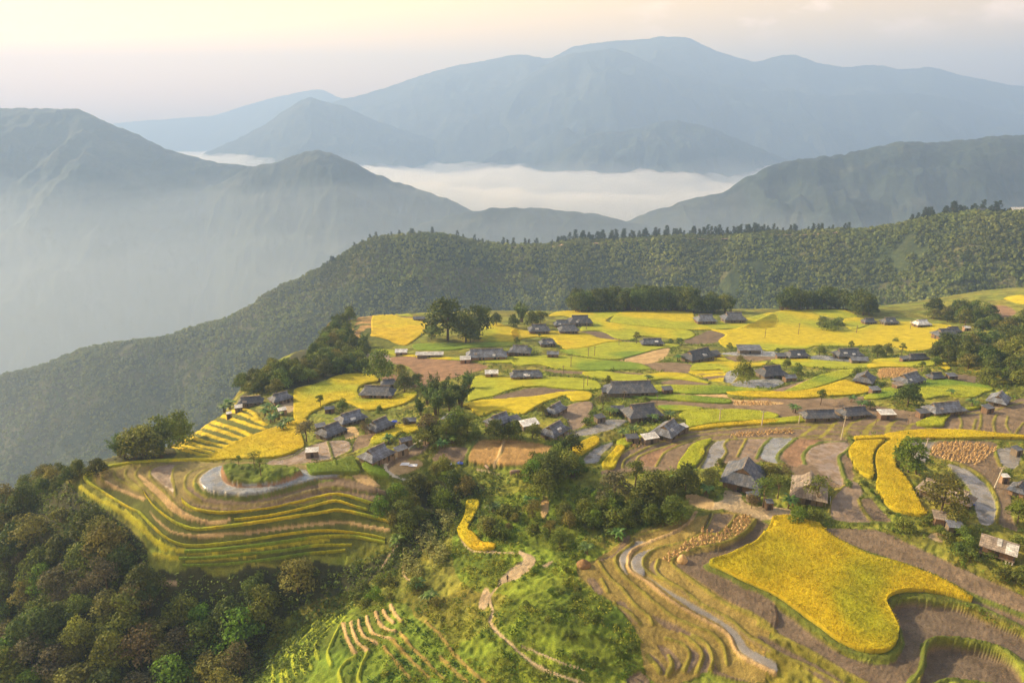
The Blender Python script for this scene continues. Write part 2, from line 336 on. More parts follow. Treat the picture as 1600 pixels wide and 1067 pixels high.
# yards, paths and bare earth
parcel('path', "Z6 690,450 780,460 860,500 920,480 930,430 1030,440 1040,480 1100,520 1200,520 1340,540 1320,590 1150,600 1050,570 900,545 840,550 740,520", .5)
parcel('tan', "Z6 690,450 780,460 860,490 840,540 740,520 700,490", .4)
parcel('path', "Z5 1240,800 1340,840 1330,900 1230,980 1150,1010 1110,1000 1210,900 1270,860", .2); parcel('path', "Z8 1390,570 1425,480 1462,500 1442,590 1400,605", .1); parcel('path', "Z5 1390,890 1460,862 1420,900", .1)
parcel('tan', "Z5 1380,500 1420,470 1430,540 1400,600 1380,560", .1); parcel('path', "Z7 1040,690 1120,710 1080,745 1000,720", .2)
parcel('path', "Z5 500,260 560,245 600,270 590,290 520,290", .2, dz=.1); parcel('tan', "Z5 430,290 520,240 620,240 640,270 560,310 480,330", .3)
parcel('path', "Z1 120,680 220,650 240,720 180,730", .4); parcel('tan', "Z1 560,840 620,830 640,880 560,900", .3)
# promontory: pond round the islet, terrace treads (risers are the natural slope between them)
zone('riser', "Z4 240,640 400,690 600,750 760,775 900,805 1300,775 1700,700 1900,640 2050,760 2050,960 1700,1060 1000,1130 760,1130 680,1040 560,930 400,790 250,670", .9)
zone((.14, .17, .02), "Z4 80,600 160,640 300,740 430,800 540,900 620,970 690,1020 660,1080 560,1067 480,950 380,860 200,760 90,690", .9, 1)
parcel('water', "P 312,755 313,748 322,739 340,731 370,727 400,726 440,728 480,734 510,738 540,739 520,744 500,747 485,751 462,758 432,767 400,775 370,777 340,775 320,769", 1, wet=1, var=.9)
parcel('grass', "P 347,736 365,731 400,729 437,730 465,735 472,741 457,749 425,757 387,759 365,758 352,750", 1, dz=1.1)
bund('red', "P 347,738 352,752 365,760 387,762 425,759 457,750 472,742", .5, .2)
parcel('mud', "Z4 540,545 600,512 690,505 675,560 690,640 700,690 640,650 570,590", .8, wet=.4)
E = ["312,764 320,774 340,779 370,780 400,778 432,770 462,761 485,753 500,749 525,750 560,757 600,768",
 "290,760 297,772 310,782 330,787 362,789 400,785 437,776 475,765 500,760 537,759 570,767 602,775",
 "283,776 297,790 315,796 340,800 375,799 425,793 462,784 500,774 525,770 555,777 590,790",
 "268,772 285,790 305,800 325,803 350,804 400,799 450,790 500,779 525,774 550,780 572,788",
 "268,777 285,795 305,806 330,809 362,810 400,804 450,796 500,784 525,779 550,786 572,793",
 "255,790 275,803 300,813 325,817 357,813 375,811 425,805 462,799 500,792 522,787 550,794 580,799",
 "224,768 240,788 260,805 280,816 305,824 337,822 375,817 425,810 462,804 500,799 530,795 570,802 607,812",
 "226,773 240,794 260,811 280,824 305,831 337,829 375,824 425,817 462,811 500,805 530,801 570,809 607,819"]
def rev(s): return ' '.join(reversed(s.split()))
parcel('soil', 'P '+E[0]+' '+rev(E[1]), .9, dz=-.3); parcel('soil', "P 286,778 300,788 330,793 362,795 400,791 437,782 475,771 500,766 537,764 570,772 600,781 590,789 555,776 525,769 500,773 462,783 425,792 375,798 340,799 315,795 297,789", .9)
parcel('tan', "P 290,804 325,814 357,811 355,813 325,817 300,813 278,804 255,791 262,790", .6); parcel('tan', "P 233,797 246,810 266,828 286,834 312,836 350,832 400,827 450,820 500,815 537,813 575,821 607,826 607,831 575,826 537,818 500,820 450,825 400,832 350,837 312,841 285,838 265,831 245,813", .8)
parcel('soil', "Z5 0,345 100,335 220,360 330,400 410,440 400,460 250,430 120,400 0,390", .6); parcel('tan', "Z5 200,330 290,330 380,400 330,405 250,370", .5)
for s in ("200,600 190,570 240,540 330,515 450,500 Z4 560,493", "335,650 240,600 250,560 320,530 420,507", "500,690 400,630 325,590 320,545 400,515 480,503", "500,680 450,635 390,585 388,540 430,518 520,502", "680,820 560,700 470,610 448,560 480,520 560,500", "740,810 640,690 560,610 535,560 565,518 650,502", "700,700 690,640 675,580 690,525 740,505", "860,740 790,690 755,640 770,570 830,530 900,510", "900,720 830,660 815,610 850,560 930,520 1080,505"):
    bund('bund', "Z4 "+s, .5, .45)
for s in ("880,860 760,830 660,760 600,700 500,620", "1030,850 930,870 820,845 720,790 640,720 560,640 470,570", "500,720 420,690 330,650 260,610"): bund('tan', "Z4 "+s, .5, .3)
for s in ('100,640 200,715 330,785 440,870 540,960 640,1045', '380,790 470,870 560,965 660,1028 800,1048 1000,1038 1300,1010 1650,975', '260,735 350,790 430,840 500,910', '560,1060 700,1090 900,1090 1200,1060'): bund((.33, .31, .018), 'Z4 '+s, .5, .4)
bund('gbund', "Z4 1250,495 1500,500 1660,510", .5, .4); bund('gbund', "P 306,757 314,768 335,777 370,780 400,778 434,769 465,760 490,752 520,749", .6, .5); bund('riser', "Z1 0,1040 200,1020 330,965 440,925 Z4 1700,520", .6, .5)
# terraced slopes that follow the contour
zone('riser', "Z4 660,340 680,310 750,270 890,210 950,180 1000,200 1100,150 1200,160 1210,210 1300,270 1220,310 1100,360 1000,400 900,450 780,440 700,400", .8)
for s in ("890,212 930,238 1010,262 1100,290 1170,325", "850,238 890,266 1000,300 1080,330 1130,345", "800,258 840,300 950,335 1040,362 1075,375", "748,282 790,330 900,365 1000,387 1035,398", "700,308 720,342 800,372 900,398 985,414", "668,338 700,368 800,398 900,426 945,436", "676,385 760,415 850,440 900,448", "990,200 1090,232 1200,268 1260,285", "1050,168 1150,202 1260,255", "1110,155 1180,180 1220,225"):
    bund((.45, .35, .016), "Z4 "+s, 1.25, .6)
stairs("Z1 570,290 620,190 640,125 700,95 830,88 980,130 1090,175 1085,215 1040,255 960,312 900,312 800,285 700,290", 1.3, 'stub', 'riser', .5)
stairs("Z2 1105,485 1150,430 1250,380 1300,370 1340,400 1400,420 1500,430 1420,470 1340,490 1320,535 1280,548 1200,522", 1.0, 'gold', 'soil', .5)
stairs("Z3 100,860 500,780 660,760 900,800 1090,830 740,868 530,885 300,895", .4, 'soil', 'bund', .7)
for s in ("Z3 1190,750 1210,800 1200,850", "Z3 1300,780 1280,850", "Z3 1330,750 1330,810 1310,860", "Z3 1430,750 1410,800 1420,870", "Z3 1500,760 1490,820 1530,880", "Z3 1599,800 1560,850 1540,885", "Z3 1170,750 1350,735 1500,700 1640,660", "Z3 0,850 200,835 400,845 700,850 1000,850", "Z3 200,890 400,870 520,880", "Z3 250,810 420,830 640,825 900,820", "Z3 -200,840 0,815 300,800 470,780"): bund('bund', s, .5, .35)
# bunds of the middle and front terraces
for k, s in (('bund', "Z6 225,260 270,205 350,160 460,115 560,85"), ('bund', "Z6 290,280 305,235 380,190 490,140 640,92 800,62 950,45 1150,28 1400,18 1640,12"), ('bund', "Z6 370,255 400,210 500,170 640,127 800,92 960,75 1000,100"), ('bund', "Z6 498,275 530,222 565,182 680,132 800,108 860,112"),
             ('bund', "Z6 765,290 800,235 815,180 850,130 890,115 1000,108 1200,98 1400,100 1599,105"), ('bund', "Z6 905,240 940,185 925,145 955,110"), ('bund', "Z6 1008,215 1040,150 1065,105"), ('gbund', "Z6 1128,225 1168,150 1220,100"), ('gbund', "Z6 1270,250 1262,205 1315,150 1375,102 Z7 60,210 100,255"), ('gbund', "Z6 1430,260 1420,205 1465,155 1540,125 Z7 330,125 480,122"),
             ('gbund', "Z7 500,95 530,130 490,180 445,220 465,300 490,375"), ('bund', "Z7 380,570 390,490 435,430 520,368"), ('bund', "Z7 565,480 590,540 650,620"), ('gbund', "Z7 340,560 400,610 520,632 660,630 800,630"), ('gbund', "Z7 880,590 770,560 700,500 640,430 600,390"),
             ('bund', "Z7 1040,230 1200,262 1330,335 1405,420 1440,520 1425,630"), ('bund', "Z7 1420,210 1450,270"), ('gbund', "Z7 870,115 1100,118 1300,112 1599,120"),
             ('gbund', "Z10 310,90 370,135 450,180 580,240 700,280 850,330 1000,385 1150,460 1250,520 1350,560 1500,615 1640,665"), ('gbund', "Z10 870,1090 950,985 975,900 980,820 1020,778 1150,768 1350,798 1500,860 1640,980"), ('gbund', "Z10 1050,1080 1120,1040 1300,1042 1400,1075"), ('gbund', "Z10 1300,590 1420,640 1640,750"),
             ('bund', "Z10 -60,700 0,735 130,805 300,895 450,985 640,1090"), ('bund', "Z10 -60,800 60,880 200,945 330,1005 470,1090"),
             ('tan', "Z9 1150,0 1100,70 980,140 850,190 760,240 728,300 740,370 860,450 1000,560 1150,650 1280,720 1360,780 1420,890 1640,1010"), ('bund', "Z9 1080,10 1000,80 850,130 755,165 750,200 660,270 648,320 690,390 780,470 900,570 1000,650 1150,720 1250,760 1320,840 1345,950"),
             ('bund', "Z9 1250,20 1200,110 1080,180 900,230 832,290 822,340 870,390 1000,450 1100,515 1200,585 1350,665 1480,775 1640,880"), ('bund', "Z9 1400,20 1350,90 1280,140 1190,125"), ('bund', "Z9 1525,45 1450,130 1330,190 1150,230 1030,280 1000,322 1060,380 1200,480 1350,580 1500,650 1640,745"),
             ('bund', "Z9 905,330 915,300 900,360 960,430 1080,500"), ('bund', "Z9 540,310 600,400 690,480 760,570 850,650 880,700"), ('bund', "Z9 640,570 720,620 800,700"), ('bund', "Z9 560,420 600,500"), ('bund', "Z9 850,900 900,960 920,1000"), ('bund', "Z9 980,900 1000,960 970,1020"), ('bund', "Z9 960,790 1060,820 1112,890 1075,990"), ('bund', "Z9 1060,760 1150,830 1192,900 1155,1000"), ('bund', "Z9 1130,770 1220,830 1252,920 1240,990"),
             ('gbund', "Z2 200,890 330,860 470,830 560,785 680,775"), ('gbund', "Z2 230,1010 330,950 440,915"), ('gbund', "Z2 420,1040 480,980 560,940 640,915"), ('gbund', "Z5 500,205 590,145 640,110"), ('gbund', "Z5 905,260 935,170 980,110"), ('tan', "Z5 1090,275 1125,190 1148,108")):
    bund(k, s, .6 if k != 'gbund' else .8, .65 if 'Z9' in s else .45)
bund('gbund', "P 1209,812 1197,830 1182,850 1162,860 1137,872 1110,881 1108,887 1135,899 1162,913 1200,929 1225,945 1250,964 1280,986 1307,1006 1340,1022 1372,1027 1394,1021 1406,1004 1406,982 1396,962 1389,947 1392,938 1402,932 1422,929 1450,930 1487,938 1525,947", 1.0, .45)
# the grassy terraces at the bottom
zone((.115, .17, .018), "Z8 90,960 200,840 330,690 540,610 900,560 1000,660 1200,800 1500,1067 100,1090", .6, 1)
for s in ("330,700 250,760 170,850 110,940 110,1080", "400,670 310,740 230,830 180,920 190,1020 220,1080", "450,650 370,720 290,800 240,870 235,960 260,1030", "500,640 430,700 350,770 290,850 280,950 310,1010", "540,640 470,700 390,760 330,830 320,920 350,980", "470,720 400,790 370,850 390,920", "330,720 260,800 200,900 160,1000 170,1080", "560,660 520,720 480,800 450,880 470,960", "620,900 560,940 520,1000 540,1080", "700,880 660,960 640,1040 660,1090"): bund((.27, .32, .026), "Z8 "+s, .55, .8, grass=.3)
for s in ("545,700 560,760 590,830 620,880", "590,690 610,760 640,820 700,865", "640,670 650,730 690,790 760,820", "690,650 710,720 750,770 840,790", "745,620 770,690 810,730 870,740", "795,610 820,660 860,690", "840,580 870,640 910,680"): bund('tan', "Z8 "+s, .5, .5)
for s in ("850,790 930,880 1000,960 1080,1030", "900,750 990,860 1080,950 1170,1040", "800,840 880,940 960,1040", "1060,680 1160,780 1250,900 1350,1000 1450,1080", "1150,900 1250,1000 1320,1060"): bund('dry', "Z8 "+s, .45, .4, grass=.5)
bund('path', "Z5 1000,805 1150,812 1240,818 1320,855 1290,900 1220,960 1150,1000 1090,1050 Z8 1460,540 1480,620 1465,690 1520,760 1599,830 Z9 60,890 150,950 250,1000 380,1045 520,1100", .42, -.1)
bund('path', "Z9 60,840 200,890 320,940 450,985", .25, 0); bund('conc', "Z5 690,90 600,130 520,190 440,230 410,260 420,300 480,345 540,362", .7, .1); bund('path', "Z5 860,690 900,755 960,803 1090,805", .35, .1)
bund('path', "P 222,880 232,900 250,908 275,912", .5, 0); bund('path', "Z5 980,295 1060,310 1120,325", .4, 0); bund('path', "Z5 390,900 440,820 500,760", .4, 0); bund('path', "Z5 515,880 525,950 570,1000", .3, 0)
# soften the cut edges of the steps a little, as crumbling earth does
for ax in (0, 1):
    k = HG.copy(); a = np.roll(k, 1, ax); b = np.roll(k, -1, ax); HG = (a+2*k+b)/4
    k = CG.copy(); CG = .84*k+.08*np.roll(k, 1, ax)+.08*np.roll(k, -1, ax)
def gz(x, y): return sample(HG, x, y)
# ------------------------------------------------------------------ far country: each range is a real ridge at its own distance
FAR = 1.4
def ridge(name, crest, dist, slope_f, slope_b, depth_f, depth_b, namp, nsc, cols, mat, seed, nu=520, nd_=150, gully=.5, tree=0., rnd=40., lo=-940):
    cp = np.array([tuple(map(float, t.split(','))) for t in crest.split()])
    px = np.linspace(cp[0, 0], cp[-1, 0], nu); py = np.interp(px, cp[:, 0], cp[:, 1])
    py = np.convolve(np.pad(py, 3, 'edge'), np.ones(7)/7, 'valid')
    d = np.interp(px, [q[0] for q in dist], [q[1] for q in dist]); d = np.convolve(np.pad(d, 40, 'edge'), np.ones(81)/81, 'valid')
    d = d*(1 if name == 'hillside' else FAR); depth_f, depth_b, rnd = [q*(1 if name == 'hillside' else FAR) for q in (depth_f, depth_b, rnd)]
    kx, kz = ray(px, py); zc = kz*d
    t = np.linspace(-1, 1, nd_); t = np.sign(t)*np.abs(t)**1.35
    off = np.where(t < 0, t*depth_f, t*depth_b)
    Y = d[None]+off[:, None]; X = kx[None]*d[None]*(1+off[:, None]*.85/d[None])
    ao = np.abs(off)[:, None]; sl = np.where(t < 0, slope_f, slope_b)[:, None]
    drop = sl*(np.sqrt(ao**2+rnd**2)-rnd)
    g = np.abs(fbm(X/nsc, Y/(nsc*2.2), seed, 5)-.5)*2; fade = sst(0, nsc*.8, ao)
    n = fbm(X/nsc*1.6, Y/nsc*1.6, seed+9, 5)-.5
    Z = zc[None]-drop-namp*gully*2*g*fade+namp*n*(.2+fade)+namp*.12*(fbm(X/nsc*6, Y/nsc*6, seed+13, 3)-.5)+tree*(vn(X/17., Y/23., seed+3)-.3)+tree*1.4*(vn(X/37., Y/45., seed+4)-.4)
    Z = np.maximum(Z, lo+0*Z)
    c0, c1, c2 = [np.array(c) for c in cols]
    m = sst(.38, .62, fbm(X/nsc*2.5, Y/nsc*2.5, seed+5, 5))[..., None]; m2 = sst(.56, .7, fbm(X/nsc*1.3, Y/nsc*3.9, seed+6, 4))[..., None]
    cc = (c0*(1-m)+c1*m)*(1-m2*.7)+c2*m2*.7
    a = np.arange(nu*nd_).reshape(nd_, nu); Fq = np.c_[a[:-1, :-1].ravel(), a[:-1, 1:].ravel(), a[1:, 1:].ravel(), a[1:, :-1].ravel()]
    o = link(name, mesh_np(name, np.c_[X.ravel(), Y.ravel(), Z.ravel()], Fq, mat, cc.reshape(-1, 3), True)); o['kind'] = 'structure'
    return o, X, Y, Z
M_far = mat_col('forested mountain', .012, .06, .3, .95, .5, .08, 6.)
M_mid = mat_col('hillside scrub', .03, .25, .35, .95, .8, .35, 2.)
FC = ((.035, .052, .022), (.055, .075, .028), (.13, .12, .05)); FD = ((.018, .030, .027), (.030, .045, .032), (.06, .065, .042))
_, RX, RY, RZ = ridge('hillside', "-420,660 -200,625 0,592 60,575 140,545 250,530 350,505 390,482 430,455 480,432 520,412 560,388 590,374 640,367 690,367 730,376 760,383 800,388 850,386 880,380 940,377 1000,373 1060,371 1100,372 1150,370 1200,367 1250,366 1300,361 1350,362 1400,357 1430,347 1480,340 1530,336 1560,338 1600,338 1700,334 1900,330 2300,330",
   ((-420, 1000), (0, 1000), (350, 1020), (600, 1080), (1000, 1050), (1300, 930), (1600, 780), (2300, 700)), .62, .7, 430, 500, 34, 130, FC, M_mid, 70, 900, 220, .55, 0., 25)
ridge('mountain', "-900,150 -500,160 -100,168 0,173 60,171 120,173 140,177 165,190 190,202 230,217 260,234 300,246 345,256 400,263 425,275 480,300 560,340 640,385 700,420", ((-900, 2300), (700, 2300)), .62, .6, 1150, 900, 95, 330, FD, M_far, 90, 600, 200, 1., 7.)
ridge('mountain', "250,330 330,290 380,268 400,260 425,256 455,246 475,238 495,235 520,241 545,251 570,266 600,277 650,297 700,312 740,332 800,357 860,380 1000,420", ((250, 2150), (1000, 1900)), .6, .6, 950, 700, 70, 260, FD, M_far, 110, 600, 180, .9, 6.)
ridge('mountain', "860,400 930,368 980,348 1000,338 1040,325 1090,312 1130,302 1160,283 1200,261 1250,250 1300,243 1350,235 1400,225 1450,223 1500,220 1560,215 1600,211 1700,203 2000,190 2500,180", ((860, 1850), (2500, 1700)), .6, .6, 900, 700, 80, 240, FD, M_far, 130, 700, 200, 1., 6.)
ridge('hill', "800,290 845,265 860,256 880,236 910,216 940,208 980,204 1030,191 1060,189 1100,196 1150,216 1200,236 1260,262 1330,300", ((800, 3450), (1330, 3450)), .5, .5, 700, 600, 90, 300, FD, M_far, 150, 400, 120, .6, 4., 60)
ridge('hill', "250,280 300,250 350,226 380,213 420,191 440,176 465,161 485,152 500,158 530,164 570,181 620,201 700,226 760,243 850,290", ((250, 4300), (850, 4300)), .5, .5, 900, 700, 110, 380, FD, M_far, 170, 400, 120, .6, 4., 60)
ridge('mountain', "560,290 640,235 700,205 760,172 820,125 850,105 880,90 920,83 960,77 1000,92 1060,118 1150,138 1300,150 1430,146 1500,156 1600,184 1800,220 2100,230", ((560, 4700), (2100, 4700)), .5, .5, 1300, 900, 190, 620, FD, M_far, 190, 600, 150, .9, 5., 90)
ridge('mountain', "420,235 500,172 530,157 560,150 600,137 650,122 700,107 750,97 790,90 815,86 840,89 855,93 870,87 900,72 940,67 1000,62 1030,59 1075,59 1100,72 1140,87 1180,97 1215,88 1240,86 1280,100 1320,105 1370,102 1410,110 1450,105 1500,120 1560,130 1600,135 1700,150 2200,190", ((420, 5400), (2200, 5400)), .45, .5, 1500, 900, 150, 700, FD, M_far, 210, 700, 150, .8, 5., 90)
ridge('mountain', "-400,230 0,205 190,192 250,187 330,182 380,167 430,152 470,144 500,138 530,152 580,180 700,220", ((-400, 7200), (700, 7200)), .4, .5, 1300, 900, 120, 700, FD, M_far, 230, 400, 90, .5, 0., 120)
ridge('hill', "420,520 520,440 600,384 660,350 720,333 790,325 860,327 930,337 1000,352 1080,376 1160,420", ((420, 1750), (1160, 1750)), .5, .5, 500, 420, 50, 200, FD, M_far, 250, 300, 100, .8, 4., 60)
# valley floor under everything
_v = np.array([(-14000, -350, -960), (14000, -350, -960), (14000, 12000, -960), (-14000, 12000, -960)], float)
vf = link('valley_ground', mesh_np('valley_ground', _v, np.array([[0, 1, 2, 3]]), M_far, np.tile(FC[0], (4, 1)))); vf['kind'] = 'structure'
# sea of fog lying in the far valley: closed bank of dense pale air
def fog_bank(name, u0, u1, d0, d1, ztop, zbot, amp, dens, seed, nu=160, nv=120, fade=.12, fall=120, tint=(1, 1, 1, 1)):
    u = np.linspace(u0, u1, nu); d = np.linspace(d0, d1, nv); D = np.repeat(d[:, None], nu, 1); X = u[None]*D
    e = np.minimum(np.minimum((u-u0)/(u1-u0), (u1-u)/(u1-u0))[None], np.minimum((d-d0)/(d1-d0), (d1-d)/(d1-d0))[:, None])
    Z = ztop+amp*(fbm(X/420., D/560., seed, 5)-.5)*2+amp*.8*(np.abs(fbm(X/150, D/210, seed+5, 4)-.5)*2-.3)-fall*(1-sst(0, fade, e)); Z = np.maximum(Z, zbot+4)
    top = np.c_[X.ravel(), D.ravel(), Z.ravel()]; bot = top.copy(); bot[:, 2] = zbot; n = nu*nv
    a = np.arange(n).reshape(nv, nu); q = np.c_[a[:-1, :-1].ravel(), a[:-1, 1:].ravel(), a[1:, 1:].ravel(), a[1:, :-1].ravel()]
    b = np.r_[a[0, :], a[1:, -1], a[-1, -2::-1], a[-2:0:-1, 0]]; b2 = np.roll(b, -1)
    Fq = np.r_[q, (q+n)[:, ::-1], np.c_[b2, b, b+n, b2+n]]
    m = bpy.data.materials.new('valley fog'); m.use_nodes = True; nt = m.node_tree; nt.nodes.remove(nt.nodes['Principled BSDF'])
    pv = nd(nt, 'ShaderNodeVolumePrincipled', Density=dens, Anisotropy=.3); pv.inputs['Color'].default_value = tint
    nt.links.new(pv.outputs[0], nt.nodes['Material Output'].inputs['Volume'])
    o = link(name, mesh_np(name, np.r_[top, bot], Fq, m, None, True)); o['kind'] = 'stuff'
    o['label'] = 'white sea of fog filling the far valley'; o['category'] = 'fog'
    return o
fog_bank('fog', -.3, .5, 2450, 7000, -250, -600, 62, .0055, 300)
fb = fog_bank('fog', -.8, -.12, 4700, 8300, -205, -600, 50, .005, 410, fade=.2); fb['label'] = 'bright strip of fog behind the left mountain'
for q, (zt, dn, lb) in enumerate(((-170, 1.2e-4, 'faint upper layer of mist over the left valley'), (-205, 1.1e-4, 'thin middle layer of mist over the left valley'), (-265, 1.0e-4, 'pale lower layer of mist in the left valley'), (-350, 1.3e-4, 'ground mist at the foot of the left valley'))):
    mb = fog_bank('mist', -2.9, 1.9, 300, 4700+60*q, zt, -930+q*3, (95, 85, 60, 40)[q], dn, 330+q*20, fade=.14, fall=260, tint=(.74, .86, 1, 1)); mb['label'] = lb; mb['category'] = 'mist'
# ------------------------------------------------------------------ light and air
SUN_AZ, SUN_EL = -66, 27           # degrees from the view direction (negative: left), elevation
sd = Vector((math.sin(R(SUN_AZ))*math.cos(R(SUN_EL)), math.cos(R(SUN_AZ))*math.cos(R(SUN_EL)), math.sin(R(SUN_EL))))
sun = bpy.data.objects.new('sun', bpy.data.lights.new('sun', 'SUN')); COL.objects.link(sun)
sun.data.energy = 5.0; sun.data.angle = R(.6); sun.data.color = (1, .77, .44)
sun.rotation_euler = sd.to_track_quat('Z', 'Y').to_euler(); sun.location = (0, 0, 200)
w = bpy.data.worlds.new('World'); sc.world = w; w.use_nodes = True; nt = w.node_tree
sky = nt.nodes.new('ShaderNodeTexSky'); sky.sky_type = 'NISHITA'; sky.sun_disc = False; sky.sun_elevation = R(SUN_EL); sky.sun_rotation = R(SUN_AZ)
sky.air_density = 1.2; sky.dust_density = 4.; sky.ozone_density = 1.
# dusty warm light low in the sky, greyer away from the sun; a few small clouds high at right
geo = nt.nodes.new('ShaderNodeTexCoord'); sx = nt.nodes.new('ShaderNodeSeparateXYZ'); nt.links.new(geo.outputs['Generated'], sx.inputs[0])
low = maprange(nt, sx.outputs['Z'], .2, .42, 1, 0); lft = maprange(nt, sx.outputs['X'], -.7, .6, 0, 1)
tn = nd(nt, 'ShaderNodeMix', data_type='RGBA'); tn.inputs[6].default_value = (4.6, 2.35, .25, 1); tn.inputs[7].default_value = (6.2, 2.6, .35, 1); nt.links.new(lft, tn.inputs[0])
t2 = nd(nt, 'ShaderNodeMix', data_type='RGBA'); t2.inputs[6].default_value = (1, 1, 1, 1); nt.links.new(low, t2.inputs[0]); nt.links.new(tn.outputs[2], t2.inputs[7])
mu = nt.nodes.new('ShaderNodeVectorMath'); mu.operation = 'MULTIPLY'; nt.links.new(sky.outputs[0], mu.inputs[0]); nt.links.new(t2.outputs[2], mu.inputs[1])
cn = noise(nt, 9., 6, .6, 'Generated', (1, 1, 2.6)); cm = mathn(nt, 'MULTIPLY', maprange(nt, cn, .5, .66, 0, 1), mathn(nt, 'MULTIPLY', maprange(nt, sx.outputs['X'], .12, .25, 0, 1), maprange(nt, sx.outputs['Z'], .1, .15, 0, 1)))
cl_ = nd(nt, 'ShaderNodeMix', data_type='RGBA'); nt.links.new(mathn(nt, 'MULTIPLY', cm, .75), cl_.inputs[0]); nt.links.new(mu.outputs[0], cl_.inputs[6]); cl_.inputs[7].default_value = (30, 20, 15, 1)
nt.links.new(cl_.outputs[2], nt.nodes['Background'].inputs[0]); nt.nodes['Background'].inputs[1].default_value = .075
HAZE = 2.4e-4
def haze_box():
    x0, x1, y0, y1, z0, z1 = -14100, 14100, -400, 12100, -962, 1180
    V = np.array([(x, y, z) for z in (z0, z1) for y in (y0, y1) for x in (x0, x1)], float)
    Fq = np.array([(0, 2, 3, 1), (4, 5, 7, 6), (0, 1, 5, 4), (2, 6, 7, 3), (0, 4, 6, 2), (1, 3, 7, 5)])
    m = bpy.data.materials.new('haze'); m.use_nodes = True; nt = m.node_tree; nt.nodes.remove(nt.nodes['Principled BSDF'])
    pv = nd(nt, 'ShaderNodeVolumePrincipled', Density=HAZE, Anisotropy=.16); pv.inputs['Color'].default_value = (.35, .53, .87, 1)
    nt.links.new(pv.outputs[0], nt.nodes['Material Output'].inputs['Volume'])
    o = link('haze', mesh_np('haze', V, Fq, m)); o['kind'] = 'stuff'; o['label'] = 'pale morning haze filling the valleys and veiling the far mountains'; o['category'] = 'haze'
haze_box()
vs = sc.view_settings; vs.view_transform = 'Standard'; vs.look = 'None'; vs.gamma = 1; vs.exposure = 1.4
sc.cycles.use_denoising = True; sc.cycles.denoiser = 'OPENIMAGEDENOISE'; sc.cycles.denoising_input_passes = 'RGB_ALBEDO_NORMAL'; sc.cycles.denoising_prefilter = 'ACCURATE'; sc.cycles.use_adaptive_sampling = False; sc.cycles.max_bounces = 6; sc.cycles.volume_bounces = 2; sc.cycles.diffuse_bounces = 2; sc.cycles.transmission_bounces = 4; sc.cycles.transparent_max_bounces = 8

# the dirt road cut along the crest of the hillside
def crest_road():
    V = []; c = []; pts = np.linspace(770, 1316, 160)
    for k, q in enumerate(pts):
        j = int(np.interp(q, np.linspace(-420, 2300, 900), np.arange(900))); i = 103+int(round(1.5*math.sin(k*.11)))
        for s in (-2, 2): V.append((RX[i+s, j], RY[i+s, j], RZ[i+s, j]+2.2))
    V = np.array(V); V[:, 2] = np.convolve(np.pad(V[:, 2], 4, 'edge'), np.ones(9)/9, 'valid'); a = np.arange(159)*2
    o = link('road', mesh_np('road', V, np.c_[a, a+2, a+3, a+1], mat_col('pale dirt road', .1, .6, .2, base=(.42, .30, .19, 1)))); o['kind'] = 'structure'
crest_road()
